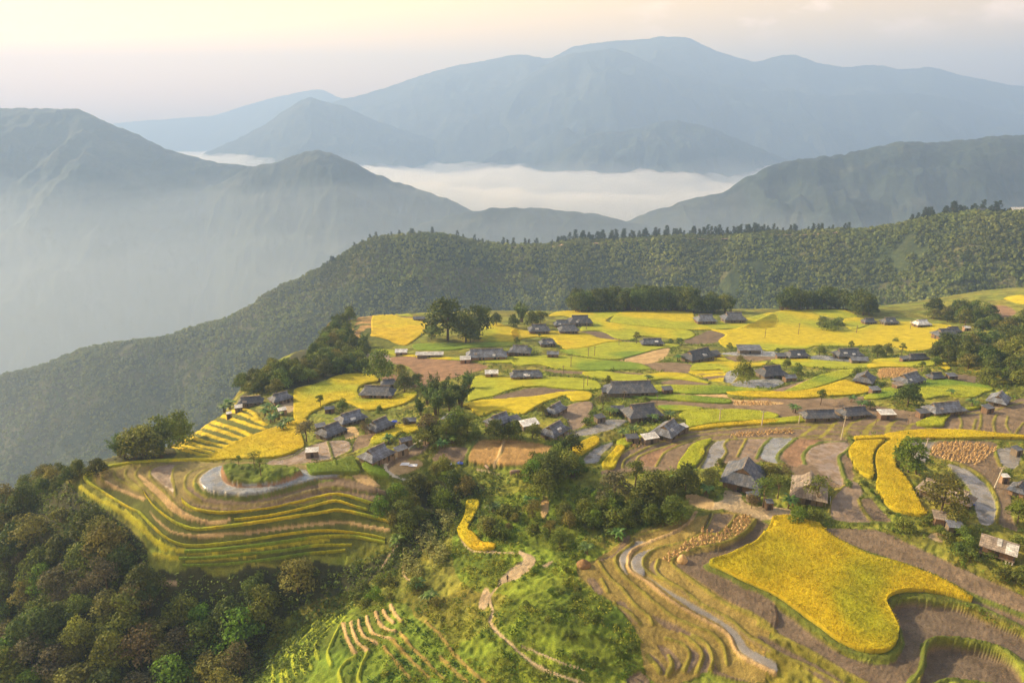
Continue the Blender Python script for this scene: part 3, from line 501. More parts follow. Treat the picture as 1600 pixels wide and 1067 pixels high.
# ------------------------------------------------------------------ rice: every standing crop is a slab of stalks with its own height
M_rice = mat_col('rice crop', .25, 5.5, .2, .85, .8, 6.5, .12, transl=.12)
TAKEN = np.zeros(HB.shape, bool)
def depth(x, y, z): return y*CT-z*ST
def rice(label, s, c1='gold', c2='lime', h=.85, mix=(.33, .6), sc_=14.):
    w = world(s, True, 6); rs, cs = grid_box(w, 1); thin = h <= .55; h0 = h; h = h*float(np.interp(w[:, 1].mean(), [150, 280], [1, .5])); x, y = GX[rs, cs], GY[rs, cs]
    j = .5*(vn(x/1.4, y/1.4, 61)-.5); m = inside(x+j, y-j, w)
    if m.sum() < 12: print('rice: too small', label); return
    fm = (m[:-1, :-1].astype(int)+m[1:, :-1]+m[:-1, 1:]+m[1:, 1:]) >= (4 if h0 > .6 else 2)
    lab = np.where(fm, np.arange(1, fm.size+1).reshape(fm.shape), 0)      # keep the one connected field
    while True:
        n2 = lab.copy(); n2[1:] = np.maximum(n2[1:], lab[:-1]); n2[:-1] = np.maximum(n2[:-1], lab[1:]); n2[:, 1:] = np.maximum(n2[:, 1:], lab[:, :-1]); n2[:, :-1] = np.maximum(n2[:, :-1], lab[:, 1:]); n2[~fm] = 0
        if (n2 == lab).all(): break
        lab = n2
    ids, ct = np.unique(lab[fm], return_counts=True)
    if len(ids) == 0: return
    if ct.max() < .97*ct.sum(): print('rice pieces', label, ct)
    fm = lab == ids[ct.argmax()]
    TAKEN[rs, cs] |= m
    idx = np.arange(m.size).reshape(m.shape); f = np.c_[idx[:-1, :-1][fm], idx[:-1, 1:][fm], idx[1:, 1:][fm], idx[1:, :-1][fm]]
    used, inv = np.unique(f, return_inverse=True); f = inv.reshape(f.shape)
    X = x.ravel()[used].copy(); Y = y.ravel()[used].copy(); Z0 = HG[rs, cs].ravel()[used]
    e = np.concatenate([f[:, [0, 1]], f[:, [1, 2]], f[:, [2, 3]], f[:, [3, 0]]]); n = len(X)
    key = e[:, 0].astype(np.int64)*n+e[:, 1]; rk = e[:, 1].astype(np.int64)*n+e[:, 0]; be = e[~np.isin(key, rk)]
    bi = np.unique(be); q0 = w; q1 = np.roll(w, -1, 0)                     # settle the rim on the traced outline
    bx, by = X[bi][:, None], Y[bi][:, None]; ex, ey = (q1-q0)[:, 0][None], (q1-q0)[:, 1][None]; tt = np.clip(((bx-q0[:, 0])*ex+(by-q0[:, 1])*ey)/(ex*ex+ey*ey+1e-9), 0, 1)
    nx, ny = q0[:, 0]+tt*ex, q0[:, 1]+tt*ey; dd = np.hypot(nx-bx, ny-by); ii = dd.argmin(1); r_ = np.arange(len(bi)); okk = dd[r_, ii] < .0075*Y[bi]
    X[bi] = np.where(okk, nx[r_, ii], X[bi]); Y[bi] = np.where(okk, ny[r_, ii], Y[bi])
    k = fbm(X/sc_/1.5, Y/sc_/2., 63, 2); t = sst(mix[0], mix[1], k)[:, None]
    c = C[c1]*(1-t)+C[c2]*t; c = c*(.93+.14*fbm(X/2.2, Y/2.2, 65, 3))[:, None]*(.88+.24*vn(X/.35, Y/.35, 66))[:, None]
    Zt = Z0+h+.12*(vn(X/.38, Y/.38, 67)-.5)+.07*(fbm(X/3., Y/3., 68, 3)-.5)
    b = np.unique(be); mp = np.full(n, -1); mp[b] = np.arange(len(b))+n
    V = np.r_[np.c_[X, Y, Zt], np.c_[X[b], Y[b], Z0[b]-.6]]; ccol = np.r_[c, np.tile(C['riser']*1.5, (len(b), 1))]
    sk = np.c_[be[:, 1], be[:, 0], mp[be[:, 0]], mp[be[:, 1]]]
    Fs = [f, sk]
    # standing ears: upright blades over the near fields
    a = (f[:, 0], f[:, 1], f[:, 2]); area = np.abs((X[a[1]]-X[a[0]])*(Y[a[2]]-Y[a[0]])-(Y[a[1]]-Y[a[0]])*(X[a[2]]-X[a[0]]))
    dn = 12.*np.clip((150/np.maximum(Y[a[0]], 1))**2.4, 0, 1.6)*(Y[a[0]] < 270)
    kf = RS.poisson(area*dn); q = np.repeat(np.arange(len(f)), kf)
    if len(q) and h0 > .79:
        r1, r2 = RS.rand(len(q), 1), RS.rand(len(q), 1); P = V[f[q, 0]]+(V[f[q, 1]]-V[f[q, 0]])*r1+(V[f[q, 3]]-V[f[q, 0]])*r2
        an = RS.rand(len(q))*6.28; wd = .06+.07*RS.rand(len(q)); hh = .12+.2*RS.rand(len(q)); le = RS.randn(len(q), 2)*.1
        dx, dy = np.cos(an)*wd, np.sin(an)*wd
        B1 = P-np.c_[dx, dy, np.full(len(q), .1)]; B2 = P+np.c_[dx, dy, np.full(len(q), -.1)]; T = P+np.c_[le, hh]
        n0 = len(V); V = np.r_[V, B1, B2, T]; cb = c[f[q, 0]]*(.62+.62*RS.rand(len(q), 1)); ccol = np.r_[ccol, cb, cb, cb*1.1]
        i = np.arange(len(q)); Fs.append(np.c_[n0+i, n0+len(q)+i, n0+2*len(q)+i])
    o = link('rice_field', mesh_np('rice_field', V, Fs, M_rice, ccol))
    tag(o, label, 'rice field', 'fields of ripening rice', 'thing')
G_, L_, N_ = 'gold', 'lime', 'green'
C['amber'] = np.array((.455, .345, .011)); C['ochre'] = np.array((.50, .36, .014)); C['olive'] = np.array((.30, .30, .013))
A_ = 'amber'
rice('large golden rice field with a curled lobe, right foreground among bare paddies', "P 1209,812 1197,830 1182,850 1162,860 1137,872 1112,880 1108,884 1135,896 1162,910 1200,926 1225,941 1250,960 1280,982 1307,1002 1340,1017 1370,1022 1390,1017 1402,1002 1402,982 1392,962 1385,947 1388,937 1400,930 1420,926 1450,927 1487,934 1523,944 1510,932 1475,912 1437,895 1400,882 1362,872 1335,860 1300,842 1282,827 1277,822 1250,815 1227,809", A_, 'olive', 1.0, (.42, .85), 9.)
rice('curved golden field sweeping down beside the house with the bushy dark tree', "Z7 545,100 700,95 760,80 900,62 1050,57 1250,62 1400,77 1599,96 1640,100 1640,108 1400,107 1200,111 1000,109 880,119 840,150 812,190 792,240 802,300 850,350 890,410 930,490 970,560 990,592 900,585 820,572 760,542 722,500 692,450 672,400 682,345 670,260 680,195 720,150 770,115 690,112 560,118", G_, A_, 1.)
rice('golden field left of the curved one, parted from it by a dark furrow', "Z7 560,128 690,122 735,118 690,152 660,195 652,260 660,335 640,356 580,330 542,290 512,220 502,182 528,150", G_, A_, 1.)
rice('narrow golden field between grey flooded strips in the middle terraces', "Z6 848,116 800,170 802,205 760,265 735,282 640,302 640,262 680,205 720,152 790,122", G_, L_)
rice('small golden field curving below the house with the pale annex roofs', "Z6 160,270 230,190 260,155 305,165 270,225 238,290 190,292", G_, A_)
rice('short bright green rice strip above the straw-rowed paddy', "Z6 252,130 330,102 440,88 442,100 380,118 312,155", N_, L_)
rice('golden wedge beside the bushy bank left of the flooded strip', "Z2 382,962 520,895 545,935 500,970 430,1015 402,1008", G_, A_)
rice('golden rice on the ridge above the islet pond, edged by light lines', "Z4 900,462 960,432 1010,408 1100,360 1250,302 1400,252 1500,228 1530,260 1480,300 1490,340 1500,395 1440,435 1300,465 1100,472 960,480", G_, A_)
def strip(label, up, lo, c1, c2, h=.5):
    """a narrow terrace crop swept along its bank, between its upper and lower traced edges"""
    A, B = world(up, False, 8), world(lo, False, 8)
    def rs_(P, n): s = np.r_[0, np.cumsum(np.hypot(*np.diff(P, axis=0).T))]; t = np.linspace(0, s[-1], n); return np.c_[np.interp(t, s, P[:, 0]), np.interp(t, s, P[:, 1])]
    n = 420; A, B = rs_(A, n), rs_(B, n); B = A*.3+B*.7; lv = 7; V = []; cc = []; zm = .5*(gz(A[:, 0], A[:, 1])+gz(B[:, 0], B[:, 1])); zm = np.convolve(np.pad(zm, 6, 'edge'), np.ones(13)/13, 'valid')
    for k in range(lv):
        t = np.clip((k-1)/(lv-3.), 0, 1)*1.16-.08; P = A*(1-t)+B*t; edge = k in (0, lv-1)
        z = zm+(-.9 if edge else h*(1-.25*abs(2*t-1)**3)+.12*(vn(P[:, 0]/.4, P[:, 1]/.4, 67)-.5))
        P = P+.1*(np.c_[vn(P[:, 0]/.5, P[:, 1]/.5, 70), vn(P[:, 0]/.5, P[:, 1]/.5, 71)]-.5); V.append(np.c_[P, z])
        m = sst(.4, .62, fbm(P[:, 0]/9, P[:, 1]/9, 63, 4))[:, None]; c = (C[c1]*(1-m)+C[c2]*m)*(.8+.4*vn(P[:, 0]/.4, P[:, 1]/.4, 66))[:, None]; cc.append(C['riser']*1.4+0*c if edge else c)
    a = np.arange(lv*n).reshape(lv, n); f = np.c_[a[:-1, :-1].ravel(), a[:-1, 1:].ravel(), a[1:, 1:].ravel(), a[1:, :-1].ravel()]
    o = link('rice_field', mesh_np('rice_field', np.concatenate(V), f, M_rice, np.concatenate(cc))); tag(o, label, 'rice field', 'fields of ripening rice', 'thing')
strip('uppermost golden strip on the promontory face', 'P '+E[2], 'P '+E[3][8:], G_, L_)
strip('golden strip with a notch below the uppermost strip of the promontory face', 'P 365,811 411,806 462,796 500,786 525,781 550,788 573,795', 'P 366,815 411,810 462,800 500,791 525,786 550,793 575,799', G_, L_)
strip('broad golden band along the middle of the promontory face', 'P '+E[6], 'P '+E[7], G_, L_)
strip('olive green rice band below the tan strip of the promontory face', 'P 290,859 330,857 400,850 450,843 500,836 550,835 602,845', 'P 288,867 330,865 400,858 450,851 500,844 550,843 601,852', 'olive', 'green')
strip('dull green rice band low on the promontory foot', 'P 280,871 330,870 400,863 450,857 500,850 550,850', 'P 280,877 330,876 400,869 450,863 500,856 550,855', 'olive', 'green')
strip('lowest dull green rice band on the promontory foot', 'P 285,882 350,880 420,872 480,863 540,858', 'P 285,887 350,885 420,878 480,869 540,864', 'olive', 'green')
strip('long golden strip edging the rounded promontory terraces', 'Z4 950,468 860,471 600,476 400,494 250,519 150,552 150,590 200,640 310,708 420,775 480,800 540,862 620,940 700,990 800,1008 950,998 1150,973 1400,933 1599,913 Z5 150,680 300,700 410,725', 'Z4 950,482 860,487 600,491 410,508 270,535 190,565 120,590 130,622 215,668 300,730 400,785 460,815 528,885 608,955 692,1003 800,1025 950,1016 1150,990 1400,950 1599,930 Z5 150,695 300,715 405,738', G_, L_, .6)
rice('yellow-green slope of rice around the long dark roofed house on the left', "Z1 235,620 260,590 400,560 500,515 620,500 740,510 765,545 690,560 640,590 640,625 690,655 800,645 920,628 1000,612 990,650 900,698 780,722 680,722 600,690 520,668 440,690 400,715 350,740 300,785 240,780 235,700", L_, G_, .8, (.35, .6))
rice('little golden field behind the small grey shed', "Z1 718,932 740,890 800,850 900,822 990,812 1015,850 980,870 900,870 850,920 780,940", G_, L_)
rice('golden dome of rice at the far left end of the plateau', "Z1 722,235 722,160 750,118 830,122 900,137 980,147 1078,177 1078,210 1040,250 960,308 900,308 800,278 720,262", 'ochre', G_, .7)
rice('thin golden strip along the top of the far rounded knoll', "Z1 722,98 830,90 900,103 970,125 980,135 880,126 790,106", G_, L_, .7)
rice('yellow field right of the great dark trees on the far plateau', "Z1 1392,268 1440,192 1480,172 1590,205 1640,225 1640,290 1450,290", G_, L_, .7)
rice('lime strip running behind the low white shed', "Z1 985,340 1000,312 1200,307 1450,302 1640,302 1640,322 1400,330 1200,350 1050,350", L_, N_, .7)
rice('lime strip running in front of the low white shed', "Z1 705,352 760,342 880,352 1000,380 1200,395 1400,400 1620,392 1620,428 1450,428 1300,414 1100,404 900,384 720,366", L_, G_, .7)
rice('golden field at the far western edge below the tree wall', "Z2 232,140 300,108 500,106 690,109 610,150 590,168 640,182 800,202 960,217 1100,226 1145,258 1075,285 950,275 800,262 740,288 640,272 560,233 430,228 440,185 350,140", G_, L_, .7)
rice('lime green field under the tree wall at the back of the plateau', "Z2 695,110 900,100 1100,100 1140,140 1150,172 1300,172 1460,152 1640,117 1640,210 1400,215 1240,223 1100,223 960,214 800,199 645,178 615,163", L_, G_, .7, (.45, .7))
rice('wide golden and lime field spread over the far right plateau', "Z3 40,115 200,102 320,135 325,200 430,215 560,220 680,180 740,182 900,172 1000,185 1130,192 1140,212 1042,250 1140,282 1050,300 1010,345 860,355 770,325 600,325 460,325 380,325 290,325 250,340 110,340 60,352 Z2 1599,352 1550,340 1400,335 1330,330 1290,292 1335,252 1245,222 1400,217", L_, G_, .7, (.38, .58), 26.)
rice('golden patch beside the dark hedge square on the far right plateau', "Z3 470,160 570,147 640,172 660,182 560,215 500,212", G_, L_, .7)
rice('yellow crest of rice behind the dark hedge square', "Z3 210,100 400,92 480,100 560,143 460,152 330,132", L_, G_, .7)
rice('golden field sloping left of the lone tree house', "Z2 0,222 150,232 420,237 560,277 700,293 600,300 480,330 340,345 285,310 240,272 100,272 20,292 0,280", 'ochre', G_, .7)
rice('lime field below the lone tree house with wooden poles', "Z2 490,332 610,302 800,306 950,312 1050,317 1020,332 900,350 750,388 650,408 500,398 340,368 300,350 345,348", N_, L_, .7, (.3, .6))
rice('lime field behind the long grey house at centre left', "Z2 0,402 100,387 330,387 500,407 650,422 780,432 870,468 700,473 500,478 300,468 180,440 60,446 0,432", L_, N_, .7)
rice('long thin golden ribbon behind the dark roofed house by the banana', "Z2 440,492 560,484 700,499 820,506 950,492 1100,502 1200,542 1350,577 1250,560 1000,530 900,535 800,545 650,543 500,520", G_, L_, .7)
rice('golden field left of the wooden poles in the village middle', "Z1 1325,660 1350,560 1390,517 Z2 0,525 200,522 400,527 530,547 555,592 450,602 300,588 150,578 0,598 Z1 1480,640 1400,655", G_, L_, .75)
rice('lime and gold field above the two half-hidden roofs at centre', "Z1 1280,700 1400,667 1500,662 Z2 0,652 150,642 300,617 450,612 500,627 480,665 380,670 330,640 200,680 100,738 60,755 0,740 Z1 1500,728 1400,765 1330,710", L_, G_, .75)
rice('deep green band of rice below the house by the banana', "Z2 735,602 900,574 1100,572 1300,577 1500,592 1620,606 1400,612 1300,625 1100,625 900,615", N_, L_, .8)
rice('second deep green band just above the brown furrows', "Z2 722,627 900,632 1100,637 1250,652 1368,667 1350,684 1200,679 1000,664 800,654", N_, L_, .8)
rice('golden ribbon winding below the flooded pond and green tongue', "Z2 1335,617 1450,612 1599,612 Z3 150,612 300,592 470,542 520,552 600,572 650,602 570,628 400,638 200,653 0,648 Z2 1450,640", G_, A_, .8)
rice('green tongue of rice beside the narrow tan furrow', "Z3 105,610 250,542 400,492 530,472 540,495 470,530 350,570 250,598 150,612", N_, L_, .8)
rice('yellow strip below the row of houses and flooded ponds', "Z3 25,412 150,402 300,412 500,427 640,422 600,463 400,463 250,453 100,443 35,430", G_, L_, .8)
rice('lime knoll of rice right of the yellow strip', "Z3 650,424 700,407 880,402 1000,407 1055,440 1000,450 900,454 750,454 620,460", L_, G_, .8)
rice('small yellow wedge beside the round tree at the right', "Z3 1062,442 1110,432 1140,468 1100,474", G_, L_, .8)
rice('golden and green slope behind the round dark tree', "Z3 595,652 700,602 860,567 960,542 1020,517 1150,542 1350,572 1405,600 1350,618 1280,648 1100,638 980,658 950,620 800,640 680,658", L_, N_, .8, (.4, .6))
rice('green strip in front of the pair of long dark houses', "Z3 -60,800 0,792 150,772 350,757 435,770 300,793 100,808 0,815", N_, L_, .8)
rice('bright green rice corner above the curved golden field', "Z3 922,815 1030,762 1100,732 1250,717 1355,707 1250,730 1160,745 1110,790 1090,828 980,828", N_, L_, .9)
rice('lime field behind the two concrete poles', "Z2 1042,762 1100,732 1250,727 1450,727 1640,750 1640,782 1400,800 1250,812 1120,835 1092,830 1085,790", N_, L_, .8, (.3, .55))
rice('golden hem below the lime field with concrete poles', "Z2 1105,852 1130,840 1250,818 1400,806 1640,788 1640,810 1400,825 1250,840 1180,850", G_, A_, .8)
rice('thin green strip behind the house with pale annex roofs', "Z2 912,702 1050,700 1200,715 1110,732 1000,728", N_, L_, .7)
rice('terraced golden steps below the flooded strip on the plateau', "Z2 1115,470 1150,432 1250,382 1300,372 1340,402 1400,422 1500,432 1595,420 1560,448 1420,466 1330,490 1310,470 1200,475", G_, L_, .6)
rice('hook shaped golden field on the grassy slope above the maize rows', "Z5 920,502 990,502 988,550 950,620 922,680 960,702 1010,760 1088,772 1080,798 962,798 902,750 858,690 882,640 907,580", 'ochre', G_, .9)
rice('green block of tall rice beside the lone grey house at left', "Z5 -80,275 0,268 100,252 200,222 228,260 245,320 100,323 0,328 -60,325", N_, 'lush', .9)
rice('small golden wedge in front of the lone grey house at left', "Z5 262,272 330,267 400,310 435,348 380,348 300,318", G_, N_, .9)
# grass surface relief
GRASS = GRASS*(1-TAKEN)
g = GRASS*sst(420, 250, GY)
HG += g*(.9*(fbm(GX/4.5, GY/4.5, 41, 3)-.5)+.55*(vn(GX/.9, GY/.9, 44)-.5))*np.where(GY < 400, 1, .3)
cl = sst(.42, .62, fbm(GX/6., GY/6., 47, 4))[..., None]; gm = GRASS[..., None]
CG = CG*(1-gm)+gm*CG*(.72+.5*cl)*(1+.3*(vn(GX/.5, GY/.5, 48)[..., None]-.5))*(1+np.array([.5, .1, 0])*(fbm(GX/11., GY/11., 49)[..., None]-.42))
HG += (1-GRASS)*.16*(vn(GX/.55, GY/.55, 50)-.5)*(WET < .5)
HG += .1*(fbm(GX/1.2, GY/1.2, 51)-.5)*(WET < .5)
def ground_faces():
    a = np.arange(NR*NC).reshape(NR, NC)
    return np.c_[a[:-1, :-1].ravel(), a[:-1, 1:].ravel(), a[1:, 1:].ravel(), a[1:, :-1].ravel()]
M_ground = mat_col('terrace soil and grass', .35, 4.5, .26, .92, .7, 3.2, .22, wet=True)
gr = link('ground', mesh_np('ground', np.c_[GX.ravel(), GY.ravel(), HG.ravel()], ground_faces(), M_ground, CG.reshape(-1, 3), True, dict(wet=WET.ravel()))); gr['kind'] = 'structure'
def gz(x, y): return sample(HG, x, y)
# straw stacked in rows on harvested paddies
M_straw = mat_col('dry straw', 1.5, 9., .25, .95, .4, 8., .1, base=(.45, .31, .15, 1))
def sheaves(s, label, step=1.25, h=.75):
    w = world(s); P = []
    x0, y0 = w.min(0); x1, y1 = w.max(0); V = []; Fq = []
    gx, gy = np.meshgrid(np.arange(x0, x1, step*.8), np.arange(y0, y1, step)); gx = gx.ravel()+RS.randn(gx.size)*.18; gy = gy.ravel()+RS.randn(gy.size)*.15
    k = inside(gx, gy, w); gx, gy = gx[k], gy[k]; z = gz(gx, gy); n = 7
    a = np.arange(n)/n*6.283
    for X, Y, Z in zip(gx, gy, z):
        H = h*(.75+.5*random.random()); r = .42*(.8+.4*random.random()); o = len(V); lx, ly = random.gauss(0, .12), random.gauss(0, .12)
        for t in a: V.append((X+r*math.cos(t)*(1+.25*random.random()), Y+r*math.sin(t)*(1+.25*random.random()), Z-.1))
        for t in a: V.append((X+lx*.7+r*.35*math.cos(t), Y+ly*.7+r*.35*math.sin(t), Z+H*.62))
        for t in a: V.append((X+lx+r*.6*math.cos(t), Y+ly+r*.6*math.sin(t), Z+H*(.9+.2*random.random())))
        for i in range(n):
            j = (i+1) % n; Fq += [(o+i, o+j, o+n+j, o+n+i), (o+n+i, o+n+j, o+2*n+j, o+2*n+i)]
    if not V: return
    o = link('straw_rows', mesh_np('straw_rows', np.array(V), np.array(Fq), M_straw)); tag(o, label, 'straw', None, 'stuff')
sheaves("Z9 1180,130 1260,108 1272,150 1350,100 1400,32 1500,32 1450,120 1330,180 1150,222 1010,300 930,290 1080,200", 'rows of cut straw sheaves curving up beside the largest golden field')
sheaves("Z7 1015,200 1045,152 1130,128 1280,132 1420,162 1370,210 1335,258 1200,258 1080,228", 'block of straw sheaves standing behind the big house at right', 1.2)
sheaves("Z6 950,85 1050,62 1200,52 1340,52 1340,70 1150,80 1000,95", 'thin line of straw sheaves across the middle terraces', 1.2, .6)
sheaves("Z6 332,150 400,112 520,97 480,120 380,160", 'short straw rows near the pale annex roofs', 1.2, .6)
sheaves("Z3 0,845 140,842 140,862 0,868", 'straw line beside the yellow weeds on the brown furrows', 1.2, .5)
sheaves("Z2 1380,670 1599,672 Z3 60,690 0,692 Z2 1400,690", 'straw heaps left of the tan furrows on the brown belt', 1.3, .6)
sheaves("Z3 700,475 800,465 900,468 860,495 780,518 710,520", 'straw laid on the stubble between two timber houses', 1.3, .5)
def haystack(px, py, r, h, label, mt=None):
    x, y = [float(q[0]) for q in hit([px], [py], HG+.4)]; V = []; Fq = []; n = 18; prof = [(1, 0), (1.05, .2), (.9, .45), (.6, .75), (.25, .95), (.06, 1.08)]
    for rr, zz in prof:
        for i in range(n): t = i/n*6.283; q = rr*r*(1+.16*(random.random()-.5)); V.append((q*math.cos(t), q*math.sin(t), zz*h-.1))
    for k in range(len(prof)-1):
        for i in range(n): j = (i+1) % n; Fq.append((k*n+i, k*n+j, (k+1)*n+j, (k+1)*n+i))
    o = link('haystack', mesh_np('haystack', np.array(V), np.array(Fq), mt or M_straw)); o.location = (x, y, float(gz(x, y))); tag(o, label, 'haystack')
haystack(1066, 874, 1.1, 1.7, 'conical haystack at the bend of the straw-rowed paddy'); haystack(912, 881, 1.5, 1.5, 'rounded brown bush on the grassy edge of the front terraces', mat_col('brown bush foliage', 1.5, 9., .3, .95, .4, 8., .1, base=(.20, .12, .055, 1)))  # the second mound stands for a brown bush, built in haystack shape
# ------------------------------------------------------------------ trees and plants
M_leaf = mat_col('foliage', .5, 2.5, .2, .7, transl=.34, rnd=.22, spec=.25)
M_bark = mat_col('bark', 2., 9., .3, .9, base=(.12, .085, .055, 1))
M_ban = mat_col('banana leaf', .8, 4., .2, .5, transl=.3, rnd=.15, spec=.4)
def leaf_cards(P, N, size, colr, asp=.62):
    """one small bent leaf spray per point: two faces folded along the middle"""
    n = len(P); a = RS.randn(n, 3); t = np.cross(N, a); t /= np.linalg.norm(t, axis=1)[:, None]+1e-9; b = np.cross(N, t)
    s = size[:, None]; w = s*asp
    p0 = P-t*s*.5; p1 = P+t*s*.5; m1 = P+b*w*.5-N*s*.12; m2 = P-b*w*.5-N*s*.12
    V = np.stack([p0, m1, p1, m2], 1).reshape(-1, 3); Fq = np.arange(n*4).reshape(n, 4)
    return V, Fq, np.repeat(colr, 4, 0)
def tube(pts, rad, n=6):
    V = []; Fq = []
    for k, (p, r) in enumerate(zip(pts, rad)):
        for i in range(n): t = i/n*6.283; V.append((p[0]+r*math.cos(t), p[1]+r*math.sin(t), p[2]))
    for k in range(len(pts)-1):
        for i in range(n): j = (i+1) % n; Fq.append((k*n+i, k*n+j, (k+1)*n+j, (k+1)*n+i))
    return np.array(V), np.array(Fq)
def join(parts):
    V = []; Fq = []; o = 0
    for v, f in parts: V.append(v); Fq.append(f+o); o += len(v)
    return np.concatenate(V), np.concatenate(Fq)
def broadleaf(seed, H, W, lobes, leaves, ls, col, low=.22, flat=.75, open_=0.):
    rs = np.random.RandomState(seed); L = []
    for k in range(lobes):
        a = k*2.4+rs.rand()*1.2; q = math.sqrt((k+.3)/lobes); r = q*W*.36
        z = H*(low+.12)+(H*(1-low)-H*.2)*(1-q**1.6)*(.55+.45*rs.rand())+rs.rand()*H*.12
        L.append((r*math.cos(a), r*math.sin(a), z, W*(.17+.13*rs.rand()), .7+.6*rs.rand()))
    L = np.array(L); wt = L[:, 3]**2; wt /= wt.sum(); k = rs.choice(lobes, leaves, p=wt)
    d = rs.randn(leaves, 3); d /= np.linalg.norm(d, axis=1)[:, None]; d[:, 2] = np.where(d[:, 2] < -.35, -d[:, 2]*.6, d[:, 2])
    rr = L[k, 3]*(.55+.5*np.sqrt(rs.rand(leaves)))*(1+.35*(rs.rand(leaves)**4))
    P = L[k, :3]+d*rr[:, None]*np.array([1, 1, flat]); N = d+rs.randn(leaves, 3)*.55; N /= np.linalg.norm(N, axis=1)[:, None]
    c = np.array(col)*(L[k, 4]*(.7+.6*rs.rand(leaves)))[:, None]
    V, Fq, cc = leaf_cards(P, N, ls*(.6+.8*rs.rand(leaves)), c)
    crown = mesh_np('crown', V, Fq, M_leaf, cc)
    lean = rs.randn(2)*.03*H; tp = [(lean[0]*t*t, lean[1]*t*t, H*.75*t-.6) for t in np.linspace(0, 1, 6)]
    pr = [tube(tp, [H*.028*(1-.75*t)+.02 for t in np.linspace(0, 1, 6)])]
    for i in rs.permutation(lobes)[:6]:
        z0 = H*(.25+.3*rs.rand()); e = L[i, :3]; pts = [(e[0]*t, e[1]*t, z0+(e[2]-z0)*t**.8) for t in np.linspace(0, 1, 5)]
        pr.append(tube(pts, [H*.012*(1-.8*t)+.015 for t in np.linspace(0, 1, 5)], 5))
    v, f = join(pr); return crown, mesh_np('trunk', v, f, M_bark)
def bamboo(seed, H, W, culms, col):
    rs = np.random.RandomState(seed); P = []; N = []; S = []; c = []; pr = []
    for k in range(culms):
        a = rs.rand()*6.28; r0 = W*.12*rs.rand(); out = W*(.15+.33*rs.rand()); hh = H*(.65+.35*rs.rand()); f = .75+.5*rs.rand()
        ts = np.linspace(0, 1, 9); pts = [((r0+out*t**2.2)*math.cos(a), (r0+out*t**2.2)*math.sin(a), hh*(t-.16*t**4)) for t in ts]
        pr.append(tube(pts, [.07*(1-.8*t)+.015 for t in ts], 4))
        for j in range(75):
            t = .28+.72*rs.rand()**.8; q = (r0+out*t**2.2); sp = W*.13*(1.25-t*.55)*math.sqrt(rs.rand()); b = rs.rand()*6.28
            P.append((q*math.cos(a)+sp*math.cos(b), q*math.sin(a)+sp*math.sin(b), hh*(t-.16*t**4)+rs.randn()*.25)); N.append((math.cos(b)*.6+rs.randn()*.4, math.sin(b)*.6+rs.randn()*.4, .5+rs.randn()*.4)); S.append(.55+.5*rs.rand()); c.append(np.array(col)*f*(.7+.6*rs.rand()))
    P, N = np.array(P), np.array(N); N /= np.linalg.norm(N, axis=1)[:, None]
    V, Fq, cc = leaf_cards(P, N, np.array(S), np.array(c), .4); v, f = join(pr)
    return mesh_np('crown', V, Fq, M_leaf, cc), mesh_np('trunk', v, f, M_bark)
def banana(seed, H, col, stems=3):
    rs = np.random.RandomState(seed); V = []; Fq = []; cc = []; pr = []
    for s in range(stems):
        a0 = rs.rand()*6.28; bx, by = (.9*math.cos(a0), .9*math.sin(a0)) if s else (0, 0); h0 = H*(.42+.15*rs.rand())*(1 if s == 0 else .8)
        pr.append(tube([(bx, by, -.4), (bx, by, h0*.5), (bx, by, h0)], [.2, .16, .09], 6))
        for k in range(9):
            a = k*2.4+rs.rand()*.6; L = H*(.42+.2*rs.rand()); up = .55+.55*rs.rand(); w = .34*(.8+.4*rs.rand()); o = len(V); f = .65+.7*rs.rand()
            for i, t in enumerate(np.linspace(0, 1, 6)):
                r = L*(t*.95); z = h0+L*(up*t-.95*t**2.3*up*.9-.12*t*t); ww = w*(math.sin(min(1, t*1.05+.08)*math.pi)**.6+.05)
                x, y = bx+r*math.cos(a), by+r*math.sin(a); V += [(x-ww*math.sin(a), y+ww*math.cos(a), z-ww*.25), (x, y, z), (x+ww*math.sin(a), y-ww*math.cos(a), z-ww*.25)]
                cc += [np.array(col)*f]*3
                if i: q = o+3*i; Fq += [(q-3, q-2, q+1, q), (q-2, q-1, q+2, q+1)]
    v, f = join(pr); return mesh_np('leaves', np.array(V), np.array(Fq), M_ban, np.array(cc)), mesh_np('stem', v, f, M_bark)
def pine(seed, H, col):
    rs = np.random.RandomState(seed); P = []; N = []; S = []; c = []
    lay = 7
    for k in range(lay):
        t = .38+.62*k/(lay-1); z = H*t; r = H*.19*(1.15-t)+H*.05
        for b in range(6):
            a = rs.rand()*6.28; q = r*(.4+.6*rs.rand()); f = .7+.6*rs.rand()
            for j in range(16): P.append((q*math.cos(a)+rs.randn()*.35, q*math.sin(a)+rs.randn()*.35, z+rs.randn()*.3)); N.append(rs.randn(3)+np.array([0, 0, 1.])); S.append(.6+.5*rs.rand()); c.append(np.array(col)*f*(.7+.5*rs.rand()))
    P, N = np.array(P), np.array(N); N /= np.linalg.norm(N, axis=1)[:, None]
    V, Fq, cc = leaf_cards(P, N, np.array(S), np.array(c), .5); v, f = tube([(0, 0, -1), (0, 0, H*.5), (0, 0, H)], [H*.02, H*.014, .03], 5)
    return mesh_np('crown', V, Fq, M_leaf, cc), mesh_np('trunk', v, f, M_bark)
DK, MD, OL, BR, LU, GY_ = (.085, .12, .024), (.13, .175, .028), (.175, .18, .04), (.140, .122, .050), (.12, .20, .02), (.12, .12, .058)
KIND = {}
KIND['dark'] = ('broadleaf_tree', [broadleaf(100+i, 9, 8, 10+i % 3, 1800, .62, DK, .06, .9) for i in range(4)], 9.)
